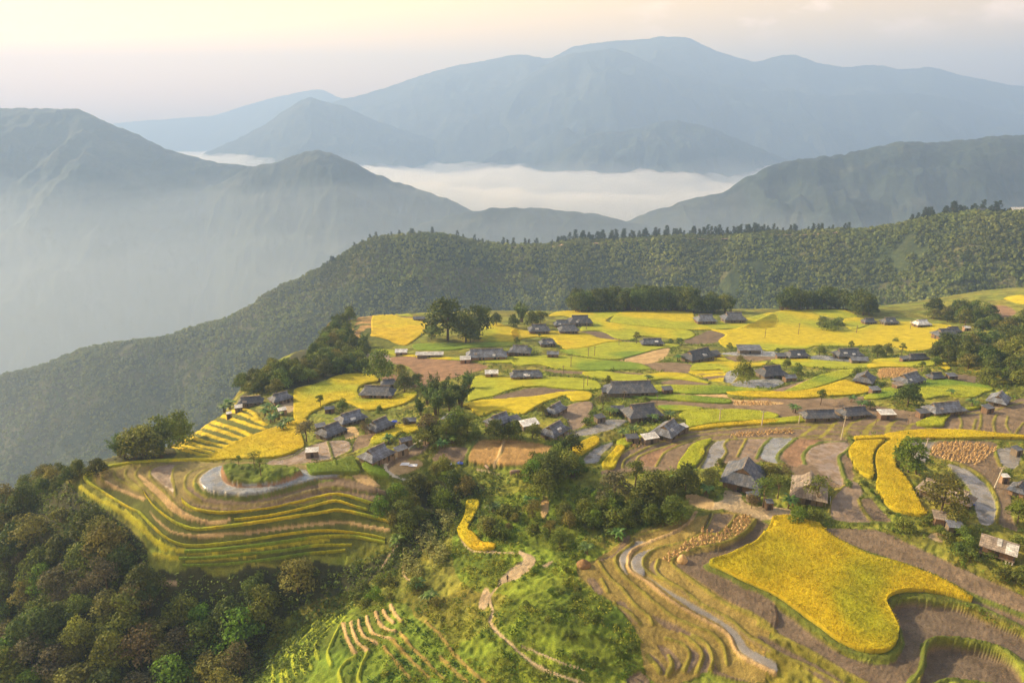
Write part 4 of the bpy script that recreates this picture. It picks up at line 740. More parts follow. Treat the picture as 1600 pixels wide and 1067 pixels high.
KIND['mid'] = ('leafy_tree', [broadleaf(120+i, 9, 8.5, 10, 1700, .6, MD, .06, .9) for i in range(3)], 9.)
KIND['olive'] = ('pale_leaved_tree', [broadleaf(140+i, 9, 8, 9, 1600, .55, OL, .1, .85) for i in range(3)], 9.)
KIND['dry'] = ('dry_leaved_tree', [broadleaf(160+i, 9, 8, 9, 1200, .5, BR) for i in range(3)], 9.)
KIND['grey'] = ('dry_leaved_tree', [broadleaf(180+i, 9, 8, 9, 1250, .5, GY_) for i in range(2)], 9.)
KIND['lush'] = ('bushy_tree', [broadleaf(200+i, 9, 9, 9, 1500, .62, LU, .12) for i in range(2)], 9.)
KIND['slim'] = ('slender_tree', [broadleaf(220+i, 9, 5.5, 6, 800, .5, MD, .35, 1.) for i in range(2)], 9.)
KIND['open'] = ('slender_tree', [broadleaf(240+i, 9, 8, 7, 600, .5, MD, .4, .6) for i in range(2)], 9.)
KIND['shrub'] = ('shrub', [broadleaf(260+i, 4, 5.5, 7, 650, .5, MD, .0, .8) for i in range(3)], 4.)
KIND['bamboo'] = ('bamboo_clump', [bamboo(300+i, 12, 9, 20, (.085, .135, .030)) for i in range(3)], 12.)
KIND['banana'] = ('banana_plant', [banana(320+i, 5, (.10, .185, .03)) for i in range(4)], 5.)
KIND['pine'] = ('pine_tree', [pine(340+i, 13, (.045, .07, .03)) for i in range(3)], 13.)
_cnt = {}
def plant(kind, x, y, z, H, label, group=None, wide=1.):
    nm, protos, h0 = KIND[kind]; i = _cnt[kind] = _cnt.get(kind, -1)+1; a, b = protos[i % len(protos)]
    o = empty(nm, (x, y, z), random.random()*6.28); s = H/h0; o.scale = (s*wide, s*wide, s)
    cat = {'banana': 'banana plant', 'bamboo': 'bamboo', 'shrub': 'shrub', 'pine': 'pine tree'}.get(kind, 'tree')
    tag(o, label, cat, group)
    link('leaves' if kind == 'banana' else 'crown', a, o); link('stem' if kind == 'banana' else 'trunk', b, o)
    return o
TREES = []
def at_px(px, py, hpx, frac=.5):
    x, y = hit([px], [py], HG); D = depth(x[0], y[0], float(gz(x[0], y[0]))); H = hpx*D/F_/.93
    x, y = hit([px], [py], HG+frac*H); x, y = float(x[0]), float(y[0]); return x, y, float(gz(x, y)), H
def tree(kind, px, py, hpx, label, group=None, wide=1.):
    x, y, z, H = at_px(px, py, hpx); TREES.append((x, y)); return plant(kind, x, y, z, H, label, group, wide)
def z_(o, x, y): return ZO[o][0]+x/4., ZO[o][1]+y/4.
def trees_at(o, rows):
    for kind, x, y, h, *r in rows:
        px, py = z_(o, x, y) if o else (x, y); tree(kind, px, py, h, r[0], r[1] if len(r) > 1 else None, r[2] if len(r) > 2 else 1.)
trees_at('Z1', [('dark', 1195, 150, 56, 'tallest spreading tree of the dark group on the far plateau', None, 1.15), ('dark', 1095, 225, 26, 'low dark tree at the left foot of the tall spreading tree'), ('dark', 1310, 205, 44, 'dense dark tree touching the tall spreading tree on its right'), ('dark', 1395, 160, 42, 'rightmost dark tree of the group above the lime strip'),
  ('dark', 1340, 250, 24, 'low dark tree filling the foot of the far plateau group'), ('dark', 1500, 150, 20, 'small tree behind the yellow field right of the dark group'), ('mid', 765, 450, 42, 'tall dark tree at the left edge of the red-brown field'), ('olive', 900, 465, 22, 'olive tree behind the small grey house at the red-brown field'),
  ('dark', 925, 545, 30, 'rounded dark tree right of the small grey house'), ('mid', 1010, 525, 20, 'low tree at the near edge of the red-brown field'), ('dry', 1080, 810, 36, 'dry brownish tree beside the half-hidden brown roof'), ('mid', 1250, 790, 42, 'leafy green tree in front of the half-hidden brown roof'),
  ('mid', 1190, 850, 30, 'green tree left of the leafy one by the stubble field'), ('mid', 1320, 800, 34, 'green tree right of the leafy one near the stone patch'), ('slim', 400, 665, 20, 'slender tree alone in the yellow-green slope at left'), ('grey', 310, 850, 34, 'grey-green tree left of the clustered roofs'), ('mid', 770, 715, 12, 'small round bush behind the clustered roofs'),
  ('mid', 540, 700, 20, 'bushy tree beside the tiny hut on the yellow slope'), ('dry', 680, 835, 20, 'brown bush between the two clustered houses'), ('dark', 1490, 840, 32, 'dark bushy tree below the isolated gable house'), ('dark', 1580, 850, 26, 'dark low tree near the white tarpaulin roof'), ('slim', 1280, 870, 22, 'slim tree above the round stone patch'), ('grey', 930, 800, 16, 'grey shrub beside the little brown shed')])
for x, y, h in ((1070, 600, 40), (1150, 580, 48), (1270, 600, 50), (1120, 655, 44), (1330, 525, 28), (1030, 690, 30), (1210, 640, 44)):
    tree('bamboo', *z_('Z1', x, y), h, 'feathery bamboo clump in the grove at the village centre', 'bamboo clumps at the village centre')
trees_at('Z2', [('bamboo', 60, 105, 30, 'bamboo clump left of the far cluster of five roofs'), ('dark', 125, 150, 26, 'dark tree close behind the far cluster of five roofs'), ('mid', 180, 140, 22, 'green tree at the right of the far bamboo clump'), ('dark', 10, 170, 20, 'dark bush at the left end of the far cluster of five roofs'),
  ('slim', 780, 270, 18, 'lone slender tree left of the low house amid golden fields'), ('shrub', 1050, 290, 10, 'round shrub right of the low house amid golden fields'), ('shrub', 990, 292, 7, 'tiny shrub touching the low house amid golden fields'), ('mid', 1450, 480, 32, 'dense green tree on the bank of the grey pond'), ('mid', 600, 540, 13, 'small round tree left of the dark roof by the banana'),
  ('olive', 190, 720, 18, 'olive bush left of the half-hidden gable house'), ('mid', 130, 850, 25, 'round tree before the gable house at centre'), ('mid', 15, 840, 26, 'green bush left of the white tarpaulin roof'), ('mid', 30, 290, 10, 'small tree behind the left grey roof of the plateau'), ('shrub', 515, 745, 14, 'shrub at the right edge of the muddy square paddy'), ('grey', 570, 665, 24, 'grey-green tree behind the dark house at centre'),
  ('shrub', 470, 790, 12, 'low shrub on the bank of the grey centre pond'), ('shrub', 1360, 320, 8, 'small bush left of the far flat roofed hut'), ('slim', 170, 260, 8, 'tiny slender tree behind the small plateau roof'), ('shrub', 835, 655, 9, 'little bush behind the big centre house'), ('olive', 1430, 410, 14, 'pale olive bush above the pond tree')])
trees_at('Z3', [('mid', 325, 345, 17, 'tree right of the timber house by the flooded ponds'), ('slim', 520, 320, 15, 'palm-like tree behind the grey pond house'), ('mid', 690, 350, 19, 'left of two dense trees right of the pond houses'), ('mid', 745, 345, 17, 'right of two dense trees right of the pond houses'), ('slim', 840, 340, 16, 'pale slender tree before the far golden field'), ('dark', 1115, 315, 36, 'arched dark tree at the right edge of the fields'), ('dark', 1050, 360, 24, 'dark bush left below the arched tree'),
  ('mid', 1050, 415, 17, 'green bush above the yellow wedge'), ('mid', 120, 430, 15, 'tree behind the dark pond house'), ('mid', 190, 470, 17, 'spreading tree right of the dark pond house'), ('mid', 555, 480, 12, 'bush left of the tall timber house'), ('dark', 885, 620, 36, 'round dark tree standing alone above the long grey house'), ('slim', 335, 640, 24, 'slender tree behind the long dark house pair'), ('slim', 965, 450, 16, 'slim tree behind the long lit timber house'), ('mid', 1000, 485, 12, 'shrubby tree right of the long lit timber house'), ('shrub', 640, 690, 12, 'shrub right of the long dark house pair'), ('shrub', 60, 350, 7, 'tiny bush left of the timber house by the flooded ponds'), ('shrub', 800, 285, 6, 'small bush on the golden field bank at right'),
  ('shrub', 400, 190, 16, 'dark hedge clump on the far right plateau', 'hedge clumps on the far plateau', 1.4), ('shrub', 350, 175, 13, 'dark hedge clump on the far right plateau', 'hedge clumps on the far plateau', 1.4), ('shrub', 440, 170, 10, 'dark hedge clump on the far right plateau', 'hedge clumps on the far plateau', 1.4)])
trees_at('Z6', [('grey', 250, 400, 52, 'grey-brown tree at the left of the thicket under the middle terraces'), ('slim', 375, 320, 44, 'slim upright tree right of the grey-brown one'), ('dark', 470, 430, 60, 'tallest dark tree in the thicket under the middle terraces'), ('dark', 690, 350, 44, 'dark spreading tree left of the big dark-roofed house'), ('olive', 840, 335, 36, 'olive tree touching the left wall of the big dark-roofed house'), ('mid', 600, 540, 40, 'leafy tree at the right end of the thicket'), ('mid', 540, 380, 40, 'green tree amid banana leaves left of the big dark-roofed house'), ('olive', 1215, 310, 32, 'dark olive tree between the two near houses'), ('dry', 1300, 320, 24, 'dry brown bush behind the house with the white panel'),
  ('open', 1180, 440, 44, 'feathery open tree in the yard between the two near houses'), ('open', 1270, 400, 38, 'airy tree left of the house with the white panel'), ('dry', 1100, 490, 24, 'small dry tree on the yard slope'), ('mid', 120, 560, 30, 'rounded bush at the left foot of the thicket'), ('dark', 380, 540, 34, 'dark tree low in the thicket'), ('lush', 220, 540, 30, 'bright leafy bush low in the thicket'), ('shrub', 60, 600, 26, 'shrub at the lower left edge of the thicket'), ('mid', 480, 570, 28, 'green bush at the lower right of the thicket'), ('shrub', 900, 255, 12, 'bright shrub behind the big dark-roofed house'),
  ('dark', 300, 590, 26, 'dark shrubby tree at the lower edge of the thicket'), ('grey', 180, 480, 34, 'grey leafy tree in the middle of the thicket')])
trees_at('Z7', [('lush', 895, 205, 50, 'dense bright green tree at the inner bend of the curved golden field'), ('olive', 1105, 450, 62, 'large dark bushy tree leaning over the big house at right'), ('olive', 1175, 555, 38, 'olive tree before the lower sheds of the big house at right'), ('open', 315, 430, 46, 'open branched tree in front of the house with the white panel'), ('lush', 1575, 560, 34, 'lush bush at the right picture edge beside brown terraces'), ('shrub', 850, 640, 22, 'broad leafed shrub below the curved golden field'), ('lush', 200, 585, 26, 'dark green bush at the top corner of the largest golden field'), ('shrub', 290, 570, 20, 'shrub right of the yard below the white panel house'),
  ('mid', 1570, 750, 28, 'tree at the right picture edge beside the stilt hut'), ('mid', 1230, 690, 24, 'bushy tree left of the stilt hut'), ('shrub', 1120, 720, 18, 'low shrub on the green bank left of the stilt hut'), ('shrub', 1500, 320, 12, 'small bush beside the pale concrete hut'), ('lush', 930, 270, 24, 'banana-like bush under the dense bright tree'), ('shrub', 1200, 790, 20, 'shrub on the slope below the stilt hut bank'), ('shrub', 1270, 830, 20, 'rounded shrub above the long brown paddy'), ('shrub', 1480, 930, 22, 'shrub at the lower end of the green bank'), ('shrub', 1560, 960, 20, 'shrub with reddish leaves at the end of the green bank'), ('shrub', 980, 620, 14, 'bush between the curved golden field and the lower sheds')])
trees_at('Z4', [('slim', 1090, 480, 16, 'small tree at the left end of the islet'), ('open', 1185, 470, 26, 'taller tree with bare trunk on the islet'), ('open', 1225, 520, 26, 'leaning tree in the middle of the islet')])
trees_at('Z5', [('mid', 1400, 390, 0+44, 'green tree left of the bamboo-like cluster above the grassy hill'), ('dark', 1450, 290, 52, 'tall leafy tree at the heart of the cluster above the grassy hill'), ('mid', 1540, 250, 44, 'green tree at the right of the cluster above the grassy hill'), ('lush', 1340, 310, 34, 'bright bush at the left of the cluster above the grassy hill'), ('mid', 1500, 720, 30, 'lone round tree on the grassy slope above the dirt path'), ('olive', 1040, 640, 34, 'bushy tree right of the hook shaped golden field'), ('olive', 1330, 540, 30, 'tree beside the bare red bank'), ('dark', 1530, 560, 30, 'dark bush under the red bank'), ('slim', 1060, 520, 24, 'spindly pale tree above the hook shaped golden field'), ('olive', 1440, 640, 24, 'yellowish bush on the grassy slope')])
trees_at(None, [('shrub', 1030, 958, 14, 'dark shrub near the front terraces on the grassy hill')]) if False else None
# ---- groves: countable trees standing together, one label per grove
PLACED = []
def grove(s, step, kinds, hm, label, group, n_max=999, cells=None, jit=.35):
    w = world(s); x0, y0 = w.min(0); x1, y1 = w.max(0); c = 0
    gx, gy = np.meshgrid(np.arange(x0, x1, step), np.arange(y0, y1, step*.9)); gx[1::2] += step/2
    gx = gx.ravel()+RS.randn(gx.size)*step*jit*.6; gy = gy.ravel()+RS.randn(gy.size)*step*jit*.6
    k = inside(gx, gy, w); gx, gy = gx[k], gy[k]; z = gz(gx, gy)
    if len(gx) > n_max: o = RS.permutation(len(gx))[:n_max]; gx, gy, z = gx[o], gy[o], z[o]
    ks = list(kinds); pr = np.array([kinds[q] for q in ks], float); pr /= pr.sum()
    for X, Y, Zz in zip(gx, gy, z):
        q = ks[RS.choice(len(ks), p=pr)]; H = hm*(.7+.6*RS.rand()); nm = dict(dry='brownish tree', grey='greyish tree', bamboo='bamboo clump', shrub='shrub', slim='slender tree', open='airy tree', banana='banana plant', dark='dark green tree', mid='green tree', olive='olive green tree', lush='bright green tree')[q]
        plant(q, float(X), float(Y), float(Zz)-.2, H, nm+' '+label, nm+'s '+group, .85+.3*RS.rand()); TREES.append((float(X), float(Y))); c += 1
    print('grove', group, c)
grove("P -90,805 0,795 60,795 105,806 145,835 190,885 225,925 330,935 420,925 500,922 560,905 580,910 530,925 470,948 425,985 385,1040 350,1110 250,1110 0,1110 -90,1110", 5.9, dict(dark=5, mid=3.4, olive=4.5, dry=.7, grey=1.2, lush=1, bamboo=.5), 8.6, 'in the dense forest filling the lower left ravine', 'of the lower left forest')
grove("Z5 330,700 380,560 430,440 540,400 620,290 780,290 860,420 980,430 1000,470 900,520 760,580 700,650 600,690 480,700", 5., dict(dark=1, mid=5, olive=3, lush=3, bamboo=2), 5.4, 'in the gully between the promontory and the stubble fields', 'of the central gully')
grove("Z1 -110,600 0,530 150,490 300,430 420,330 480,220 540,150 600,130 575,230 600,300 690,310 640,450 540,490 400,545 240,585 100,640", 5.6, dict(dark=5, mid=3, bamboo=2, olive=1), 7.5, 'in the wood on the left flank of the plateau', 'of the left flank wood')
grove("Z4 270,495 330,420 420,330 480,280 560,220 680,200 730,230 660,330 690,440 600,470 440,485", 5.0, dict(mid=3, bamboo=3, olive=2), 9., 'in the clump behind the promontory rim', 'behind the promontory rim')
grove("P 20,765 60,752 100,742 150,738 160,745 110,762 60,775", 4.5, dict(mid=2, dark=2, olive=1), 5., 'peeping over the forest edge at far left', 'at the far left forest edge')
grove("Z2 400,100 560,98 690,98 900,92 1100,94 1130,112 1000,106 700,108 500,110 400,112", 3.8, dict(dark=5, bamboo=2), 14., 'in the tree wall behind the far plateau fields', 'of the far tree wall')
grove("Z2 1130,104 1320,104 1370,108 1370,118 1320,118 1130,116", 5., dict(dark=3, mid=2, bamboo=1), 11., 'in the thin row behind the far pair of grey houses', 'behind the far pair of houses')
grove("Z3 60,92 200,88 330,86 500,90 640,110 650,130 560,130 480,98 200,98 60,104", 5., dict(dark=3, bamboo=2), 13., 'in the wood behind the far right plateau fields', 'of the far right wood')
grove("Z3 1000,150 1060,110 1200,110 1330,120 1420,170 1400,250 1300,250 1180,180 1120,185", 8., dict(dark=3, mid=2, olive=1), 9., 'around the far roofs at the right end of the plateau', 'around the far right roofs')
grove("Z3 1090,430 1150,370 1300,330 1400,290 1480,250 1600,200 1680,200 1680,610 1560,590 1440,560 1380,580 1330,500 1300,470 1180,470", 6.4, dict(dark=4, mid=3, olive=2, bamboo=1, grey=1), 9., 'on the wooded slope at the right picture edge', 'of the right edge slope')
grove("Z6 0,580 100,500 250,470 450,490 600,560 660,590 560,620 430,640 250,690 60,720 -60,690", 4.2, dict(dark=1, mid=4, lush=2, olive=1, shrub=3), 4.6, 'filling the thicket below the middle terraces', 'of the thicket below the middle terraces')
grove("Z8 560,560 620,470 760,420 900,460 1000,460 1150,520 1240,560 1130,590 960,600 760,590 640,600", 4.4, dict(mid=3, olive=2, shrub=4, lush=2), 3., 'along the gully above the lower grass terraces', 'along the gully above the grass terraces')
grove("Z5 1280,350 1330,290 1420,210 1599,180 1640,260 1600,390 1480,410 1380,420", 4.2, dict(mid=4, dark=1, lush=2, bamboo=2), 5.6, 'in the leafy cluster above the grassy hill', 'above the grassy hill')
grove("Z7 980,640 1200,690 1330,760 1500,880 1640,960 1640,1000 1480,960 1290,830 1100,740 990,700", 3.8, dict(shrub=4, mid=1, lush=2), 2.6, 'on the green bank between the long brown paddy and the stilt hut', 'of the green bank at right')
grove("Z7 480,400 600,370 700,500 830,580 1010,610 1000,640 800,610 700,560 600,440 520,410", 3.2, dict(shrub=4, lush=2), 1.9, 'on the hedge below the curved golden field', 'of the hedge below the curved field')
grove("Z1 1040,950 1100,840 1250,840 1380,880 1340,950 1200,930 1080,960", 4., dict(mid=2, shrub=3), 4., 'between the stubble field and the village bamboo', 'between the stubble field and the bamboo')
grove("Z1 600,420 700,440 690,490 560,495 540,470", 5., dict(mid=2, shrub=2), 5., 'at the top of the yellow-green slope', 'at the top of the yellow-green slope')
grove("Z5 1060,600 1180,560 1260,640 1200,720 1100,720 1020,690", 3.6, dict(shrub=3, olive=1, mid=1), 3., 'on the slope right of the hook shaped golden field', 'right of the hook shaped field')
grove("Z9 0,480 250,300 450,350 560,560 700,760 800,900 700,1000 500,960 300,900 100,800", 5.4, dict(shrub=3, lush=1), 1.5, 'on the grassy hill left of the front terraces', 'of the grassy hill', jit=.8)
grove("Z5 900,820 1080,760 1180,560 1290,480 1350,620 1450,700 1300,780 1180,760", 4.6, dict(shrub=3, mid=1, lush=1), 1.9, 'on the grass between the maize and the dirt path', 'between the maize and the path', jit=.8)
BAN = [(1013, 588, 'behind the long dark roof in the village middle'), (1062, 556, 'left of the large dark house on the plateau'), (1240, 634, 'at the left end of the long dark house pair'), (1332, 620, 'behind the long dark house pair'), (955, 640, 'left of the big centre house'), (1020, 650, 'left of the house with pale annexes'), (1048, 645, 'behind the house with pale annexes'), (606, 682, 'in front of the little golden field at left'), (967, 830, 'standing alone above the front terraces'), (918, 854, 'on the grass above the rounded brown bush'),
       (975, 672, 'beside the grey centre pond'), (990, 667, 'right of the grey centre pond'), (690, 690, 'above the stubble field'), (705, 683, 'amid green trees above the stubble field'), (898, 732, 'at the right of the leafy cluster'), (1043, 745, 'left of the big dark-roofed house'), (1434, 728, 'below the dense bright green tree'), (1107, 763, 'in the yard of the big dark-roofed house'), (652, 910, 'in the gully beside the maize rows'), (672, 928, 'at the foot of the maize rows'), (1235, 778, 'in the yard left of the white panel house'), (1490, 610, 'behind the long grey house at right'), (770, 790, 'at the top of the hook shaped golden field'), (830, 780, 'under the bare red bank'), (622, 840, 'at the top of the dark green crop strip'), (1520, 625, 'between the two grey houses at right'), (1350, 690-62, 'right of the long dark house pair')]
for px, py, t in BAN: tree('banana', px, py, 26 if py > 700 else 20 if py > 620 else 15, 'banana plant with ragged arching leaves '+t)
for px, py in ((414, 640), (424, 650), (436, 646), (447, 655), (430, 636), (441, 663), (420, 632)): tree('banana', px, py, 19, 'banana plant in the grove beside the stepped yellow-green terraces', 'banana grove at left')
for px, py in ((350, 622), (357, 628)): tree('banana', px, py, 20, 'banana plant at the left end of the two ridge-edge houses', 'banana plants at the ridge edge')
# pines along the crest of the hillside behind the village
def crest_pines(rows, label, group):
    for px, n, hp in rows:
        for k in range(n):
            q = px+RS.randn()*9; j = int(np.clip(np.interp(q, np.linspace(-420, 2300, 900), np.arange(900)), 0, 899)); t = 148-int(RS.randint(-4, 8)); t = min(max(t, 0), 219)
            i = min(int(RS.randint(108, 121)), 219)
            x, y, z = RX[i, j], RY[i, j], RZ[i, j]; D = depth(x, y, z); plant('pine', float(x), float(y), float(z)-.5, hp*D/F_*(.5+.7*RS.rand()), label, group, 1.35)
crest_pines([(p, 5, 17) for p in range(880, 1210, 14)], 'dark pine in the row along the hill crest behind the village', 'pines on the middle crest')
crest_pines([(p, 3, 14) for p in range(1236, 1330, 16)], 'dark pine in the short row right of the main crest row', 'pines of the short crest row')
crest_pines([(p, 4, 19) for p in range(1430, 1560, 14)], 'tall pine on the highest wooded crest at right', 'pines on the right crest')
crest_pines([(p, 2, 12) for p in range(520, 870, 18)], 'small pine on the left shoulder of the hill crest', 'pines on the left crest')
# far woodland on that hillside: one mass
def woodland():
    n = 80000; i = RS.randint(8, 125, n); j = RS.randint(0, 899, n); x = RX[i, j]+RS.randn(n)*2; y = RY[i, j]+RS.randn(n)*2; z = RZ[i, j]
    k = fbm(x/60, y/90, 81, 4) >.24; k &= (x/y > -.95) & (x/y < .95); x, y, z = x[k], y[k], z[k]; n = len(x)
    r = (1.2+2.3*RS.rand(n)**2); f = (.82+.2*RS.rand(n))*(.5+1.25*fbm(x/55, y/75, 85, 4)); hue = fbm(x/45, y/60, 83)
    c = (np.array(DK)[None]*(1-hue[:, None])+np.array(OL)[None]*hue[:, None])*f[:, None]; L = 13
    d = RS.randn(n*L, 3); d /= np.linalg.norm(d, axis=1)[:, None]; d[:, 2] = np.abs(d[:, 2])*1.1-.15; q = np.repeat(np.arange(n), L)
    P = np.c_[x, y, z+r*.75][q]+d*r[q][:, None]*np.array([.9, .9, 1.05]); N = d+RS.randn(n*L, 3)*.3; N /= np.linalg.norm(N, axis=1)[:, None]
    V, Fq, cc = leaf_cards(P, N, r[q]*1.25, c[q]*(.86+.28*RS.rand(n*L, 1)), .8)
    o = link('woodland', mesh_np('woodland', V, Fq, M_leaf, cc)); tag(o, 'dark patchy woodland covering the hillside behind the village', 'woodland', None, 'stuff')
woodland()
# undergrowth, grass tufts and maize: small leaves nobody could count
def tufts(name, label, cat, X, Y, r, per, col, up=.6, base=0.):
    n = len(X); Z = gz(X, Y)+base; q = np.repeat(np.arange(n), per); d = RS.randn(n*per, 3); d /= np.linalg.norm(d, axis=1)[:, None]; d[:, 2] = np.abs(d[:, 2])*up*1.6
    P = np.c_[X, Y, Z][q]+d*(r[q]*(.5+.6*RS.rand(n*per)))[:, None]; N = d+RS.randn(n*per, 3)*.6; N /= np.linalg.norm(N, axis=1)[:, None]
    V, Fq, cc = leaf_cards(P, N, r[q]*(.55+.5*RS.rand(n*per)), col[q]*(.65+.7*RS.rand(n*per, 1)), .5)
    o = link(name, mesh_np(name, V, Fq, M_leaf, cc)); tag(o, label, cat, None, 'stuff')
def scatter(s, dens, mask=None):
    w = world(s); x0, y0 = w.min(0); x1, y1 = w.max(0); n = int((x1-x0)*(y1-y0)*dens); X = x0+(x1-x0)*RS.rand(n); Y = y0+(y1-y0)*RS.rand(n); k = inside(X, Y, w); X, Y = X[k], Y[k]
    return X, Y
def free(X, Y, G=True):
    k = sample(TAKEN.astype(float), X, Y) < .2
    if G: k &= sample(GRASS, X, Y) > .7
    return k
X, Y = scatter("P 360,1100 420,1000 560,930 640,860 720,790 800,770 880,760 960,770 1010,800 1100,800 960,850 900,880 960,930 1010,970 1060,1060 1060,1100", 2.6); k = free(X, Y) & (fbm(X/7, Y/7, 91, 4) > .47); k &= ~inside(X, Y, world('Z8 60,960 180,840 320,680 520,600 560,760 620,900 480,1110 60,1110')); X, Y = X[k], Y[k]
hue = sst(.35, .65, fbm(X/5, Y/5, 92, 3))[:, None]
tufts('undergrowth', 'bright grass tufts and low herbs over the grassy hill and lower terraces', 'undergrowth', X, Y, .2+.65*RS.rand(len(X))**3, 8, np.array((.085, .14, .015))*(1-hue)+np.array((.21, .22, .02))*hue, .9)
X, Y = scatter("P -100,1100 -50,790 100,760 220,850 250,900 480,890 600,860 700,760 780,740 760,800 640,880 520,980 400,1100", 1.1); hue = RS.rand(len(X), 1)
tufts('undergrowth', 'dark undergrowth between the forest trees at lower left', 'undergrowth', X, Y, .5+.8*RS.rand(len(X))**2, 7, np.array(DK)*(1-hue)+np.array(MD)*hue, .9)
X, Y = scatter("P 460,720 640,640 760,560 900,520 1200,500 1500,520 1640,560 1640,1000 1400,880 1200,800 1000,780 800,760 640,760 520,735", .55); k = free(X, Y) & (fbm(X/9, Y/9, 95, 4) > .5); X, Y = X[k], Y[k]; hue = RS.rand(len(X), 1)
tufts('undergrowth', 'weeds and low bushes along the field banks and house yards of the village', 'undergrowth', X, Y, .4+.7*RS.rand(len(X))**2, 7, np.array(MD)*(1-hue)+np.array(LU)*hue, .9)
X, Y = scatter("Z5 515,900 560,740 680,650 760,560 850,530 860,560 820,640 790,720 800,800 760,900 680,960 560,985", 2.2); k = np.sin(X*.9+Y*.35+2*fbm(X/9, Y/9, 97)) > -.35; X, Y = X[k], Y[k]; hue = RS.rand(len(X), 1)
tufts('maize_rows', 'rows of tall leafy maize on the steep slope below the hook shaped golden field', 'crop', X, Y, .55+.4*RS.rand(len(X)), 9, np.array((.14, .18, .04))*(1-hue)+np.array((.20, .22, .07))*hue, 1.6, .5)
X, Y = scatter("Z5 410,900 470,800 540,700 590,690 540,760 510,860 505,960 430,960", 3.5); tufts('maize_rows', 'dark green low crop strip left of the tall maize', 'crop', X, Y, .3+.2*RS.rand(len(X)), 8, np.tile((.09, .155, .03), (len(X), 1)), 1.)
# cabbages and beans between the tan ridges at the bottom
X, Y = scatter("Z8 500,760 640,660 840,600 1000,700 1300,950 1440,1100 640,1100 600,900", 1.5); k = (fbm(X/3, Y/3, 98) > .42) & (sample(GRASS, X, Y) > .8); X, Y = X[k], Y[k]
tufts('vegetable_rows', 'dark green vegetables growing between the tan ridges of the lower terraces', 'crop', X, Y, .3+.3*RS.rand(len(X)), 8, np.tile((.055, .12, .02), (len(X), 1)), 1.)

X, Y = scatter("P 960,840 1040,790 1240,800 1300,730 1640,680 1640,1100 1040,1100 980,980 930,900", 5.); k = (sample(GRASS, X, Y) < .2) & (sample(WET, X, Y) < .3) & (sample(TAKEN.astype(float), X, Y) < .2); X, Y = X[k], Y[k]; hue = (RS.rand(len(X)) > .5)[:, None]
tufts('stubble', 'cut rice stubble and clods over the bare front paddies', 'stubble', X, Y, .08+.12*RS.rand(len(X)), 3, np.where(hue, np.array((.36, .25, .11)), np.array((.13, .10, .055))), .8)
# ------------------------------------------------------------------ village houses, sheds, poles, people and animals
def mat_roof(name, base, stain):
    m, nt, b = newmat(name); tc = nt.nodes.new('ShaderNodeTexCoord')
    br = nd(nt, 'ShaderNodeTexBrick', Scale=1.); br.offset = .5; nt.links.new(tc.outputs['Object'], br.inputs['Vector'])
    br.inputs['Brick Width'].default_value = 1.05; br.inputs['Row Height'].default_value = .75; br.inputs['Mortar Size'].default_value = .035
    br.inputs['Color1'].default_value = (.78, .78, .78, 1); br.inputs['Color2'].default_value = (1.2, 1.2, 1.2, 1); br.inputs['Mortar'].default_value = (.45, .45, .45, 1)
    n1 = noise(nt, .45, 4); n2 = noise(nt, 3., 3)
    mx = nd(nt, 'ShaderNodeMix', data_type='RGBA'); mx.inputs[6].default_value = base; mx.inputs[7].default_value = stain
    nt.links.new(maprange(nt, n1, .4, .62, 0, 1), mx.inputs[0])
    ml = nt.nodes.new('ShaderNodeVectorMath'); ml.operation = 'MULTIPLY'; nt.links.new(mx.outputs[2], ml.inputs[0]); nt.links.new(br.outputs[0], ml.inputs[1])
    oi = nt.nodes.new('ShaderNodeObjectInfo')
    f = mathn(nt, 'MULTIPLY', maprange(nt, n2, .3, .7, .75, 1.25), maprange(nt, oi.outputs['Random'], 0, 1, .8, 1.25))
    nt.links.new(scale_col(nt, ml.outputs[0], f), b.inputs['Base Color']); b.inputs['Roughness'].default_value = .75; b.inputs['Specular IOR Level'].default_value = .3
    wv = nd(nt, 'ShaderNodeTexWave', Scale=2.4, Distortion=.3); wv.bands_direction = 'X'; nt.links.new(tc.outputs['Object'], wv.inputs['Vector'])
    bn = nd(nt, 'ShaderNodeBump', Strength=.5, Distance=.05); nt.links.new(wv.outputs['Fac'], bn.inputs['Height']); nt.links.new(bn.outputs[0], b.inputs['Normal'])
    return m
M_roof = [mat_roof('weathered grey roof sheets', (.15, .17, .215, 1), (.10, .105, .118, 1)), mat_roof('dark aged roof sheets', (.072, .085, .115, 1), (.12, .122, .13, 1)), mat_roof('tan faded roof sheets', (.30, .25, .20, 1), (.19, .16, .135, 1))]
M_white = mat_roof('pale metal roof sheets', (.62, .62, .60, 1), (.45, .44, .42, 1))
def mat_wood(name, c1, c2, sx=5.):
    m, nt, b = newmat(name); n = noise(nt, 1., 4, .6, 'Object', (sx, sx, .6)); mx = nd(nt, 'ShaderNodeMix', data_type='RGBA')
    mx.inputs[6].default_value = c1; mx.inputs[7].default_value = c2; nt.links.new(maprange(nt, n, .35, .65, 0, 1), mx.inputs[0]); nt.links.new(mx.outputs[2], b.inputs['Base Color']); b.inputs['Roughness'].default_value = .85; return m
M_wall = [mat_wood('brown timber wall', (.20, .125, .075, 1), (.10, .065, .045, 1)), mat_wood('greyed timber wall', (.21, .17, .13, 1), (.11, .09, .07, 1)), mat_wood('earth wall', (.33, .21, .13, 1), (.24, .15, .09, 1), 1.5)]
M_dark = mat_wood('dark opening wood', (.03, .024, .02, 1), (.05, .038, .03, 1)); M_post = mat_wood('post wood', (.22, .16, .11, 1), (.13, .095, .07, 1)); M_conc = mat_wood('pale concrete', (.52, .49, .45, 1), (.40, .37, .33, 1), 1.); M_gable = mat_wood('woven gable', (.27, .20, .14, 1), (.17, .12, .085, 1))
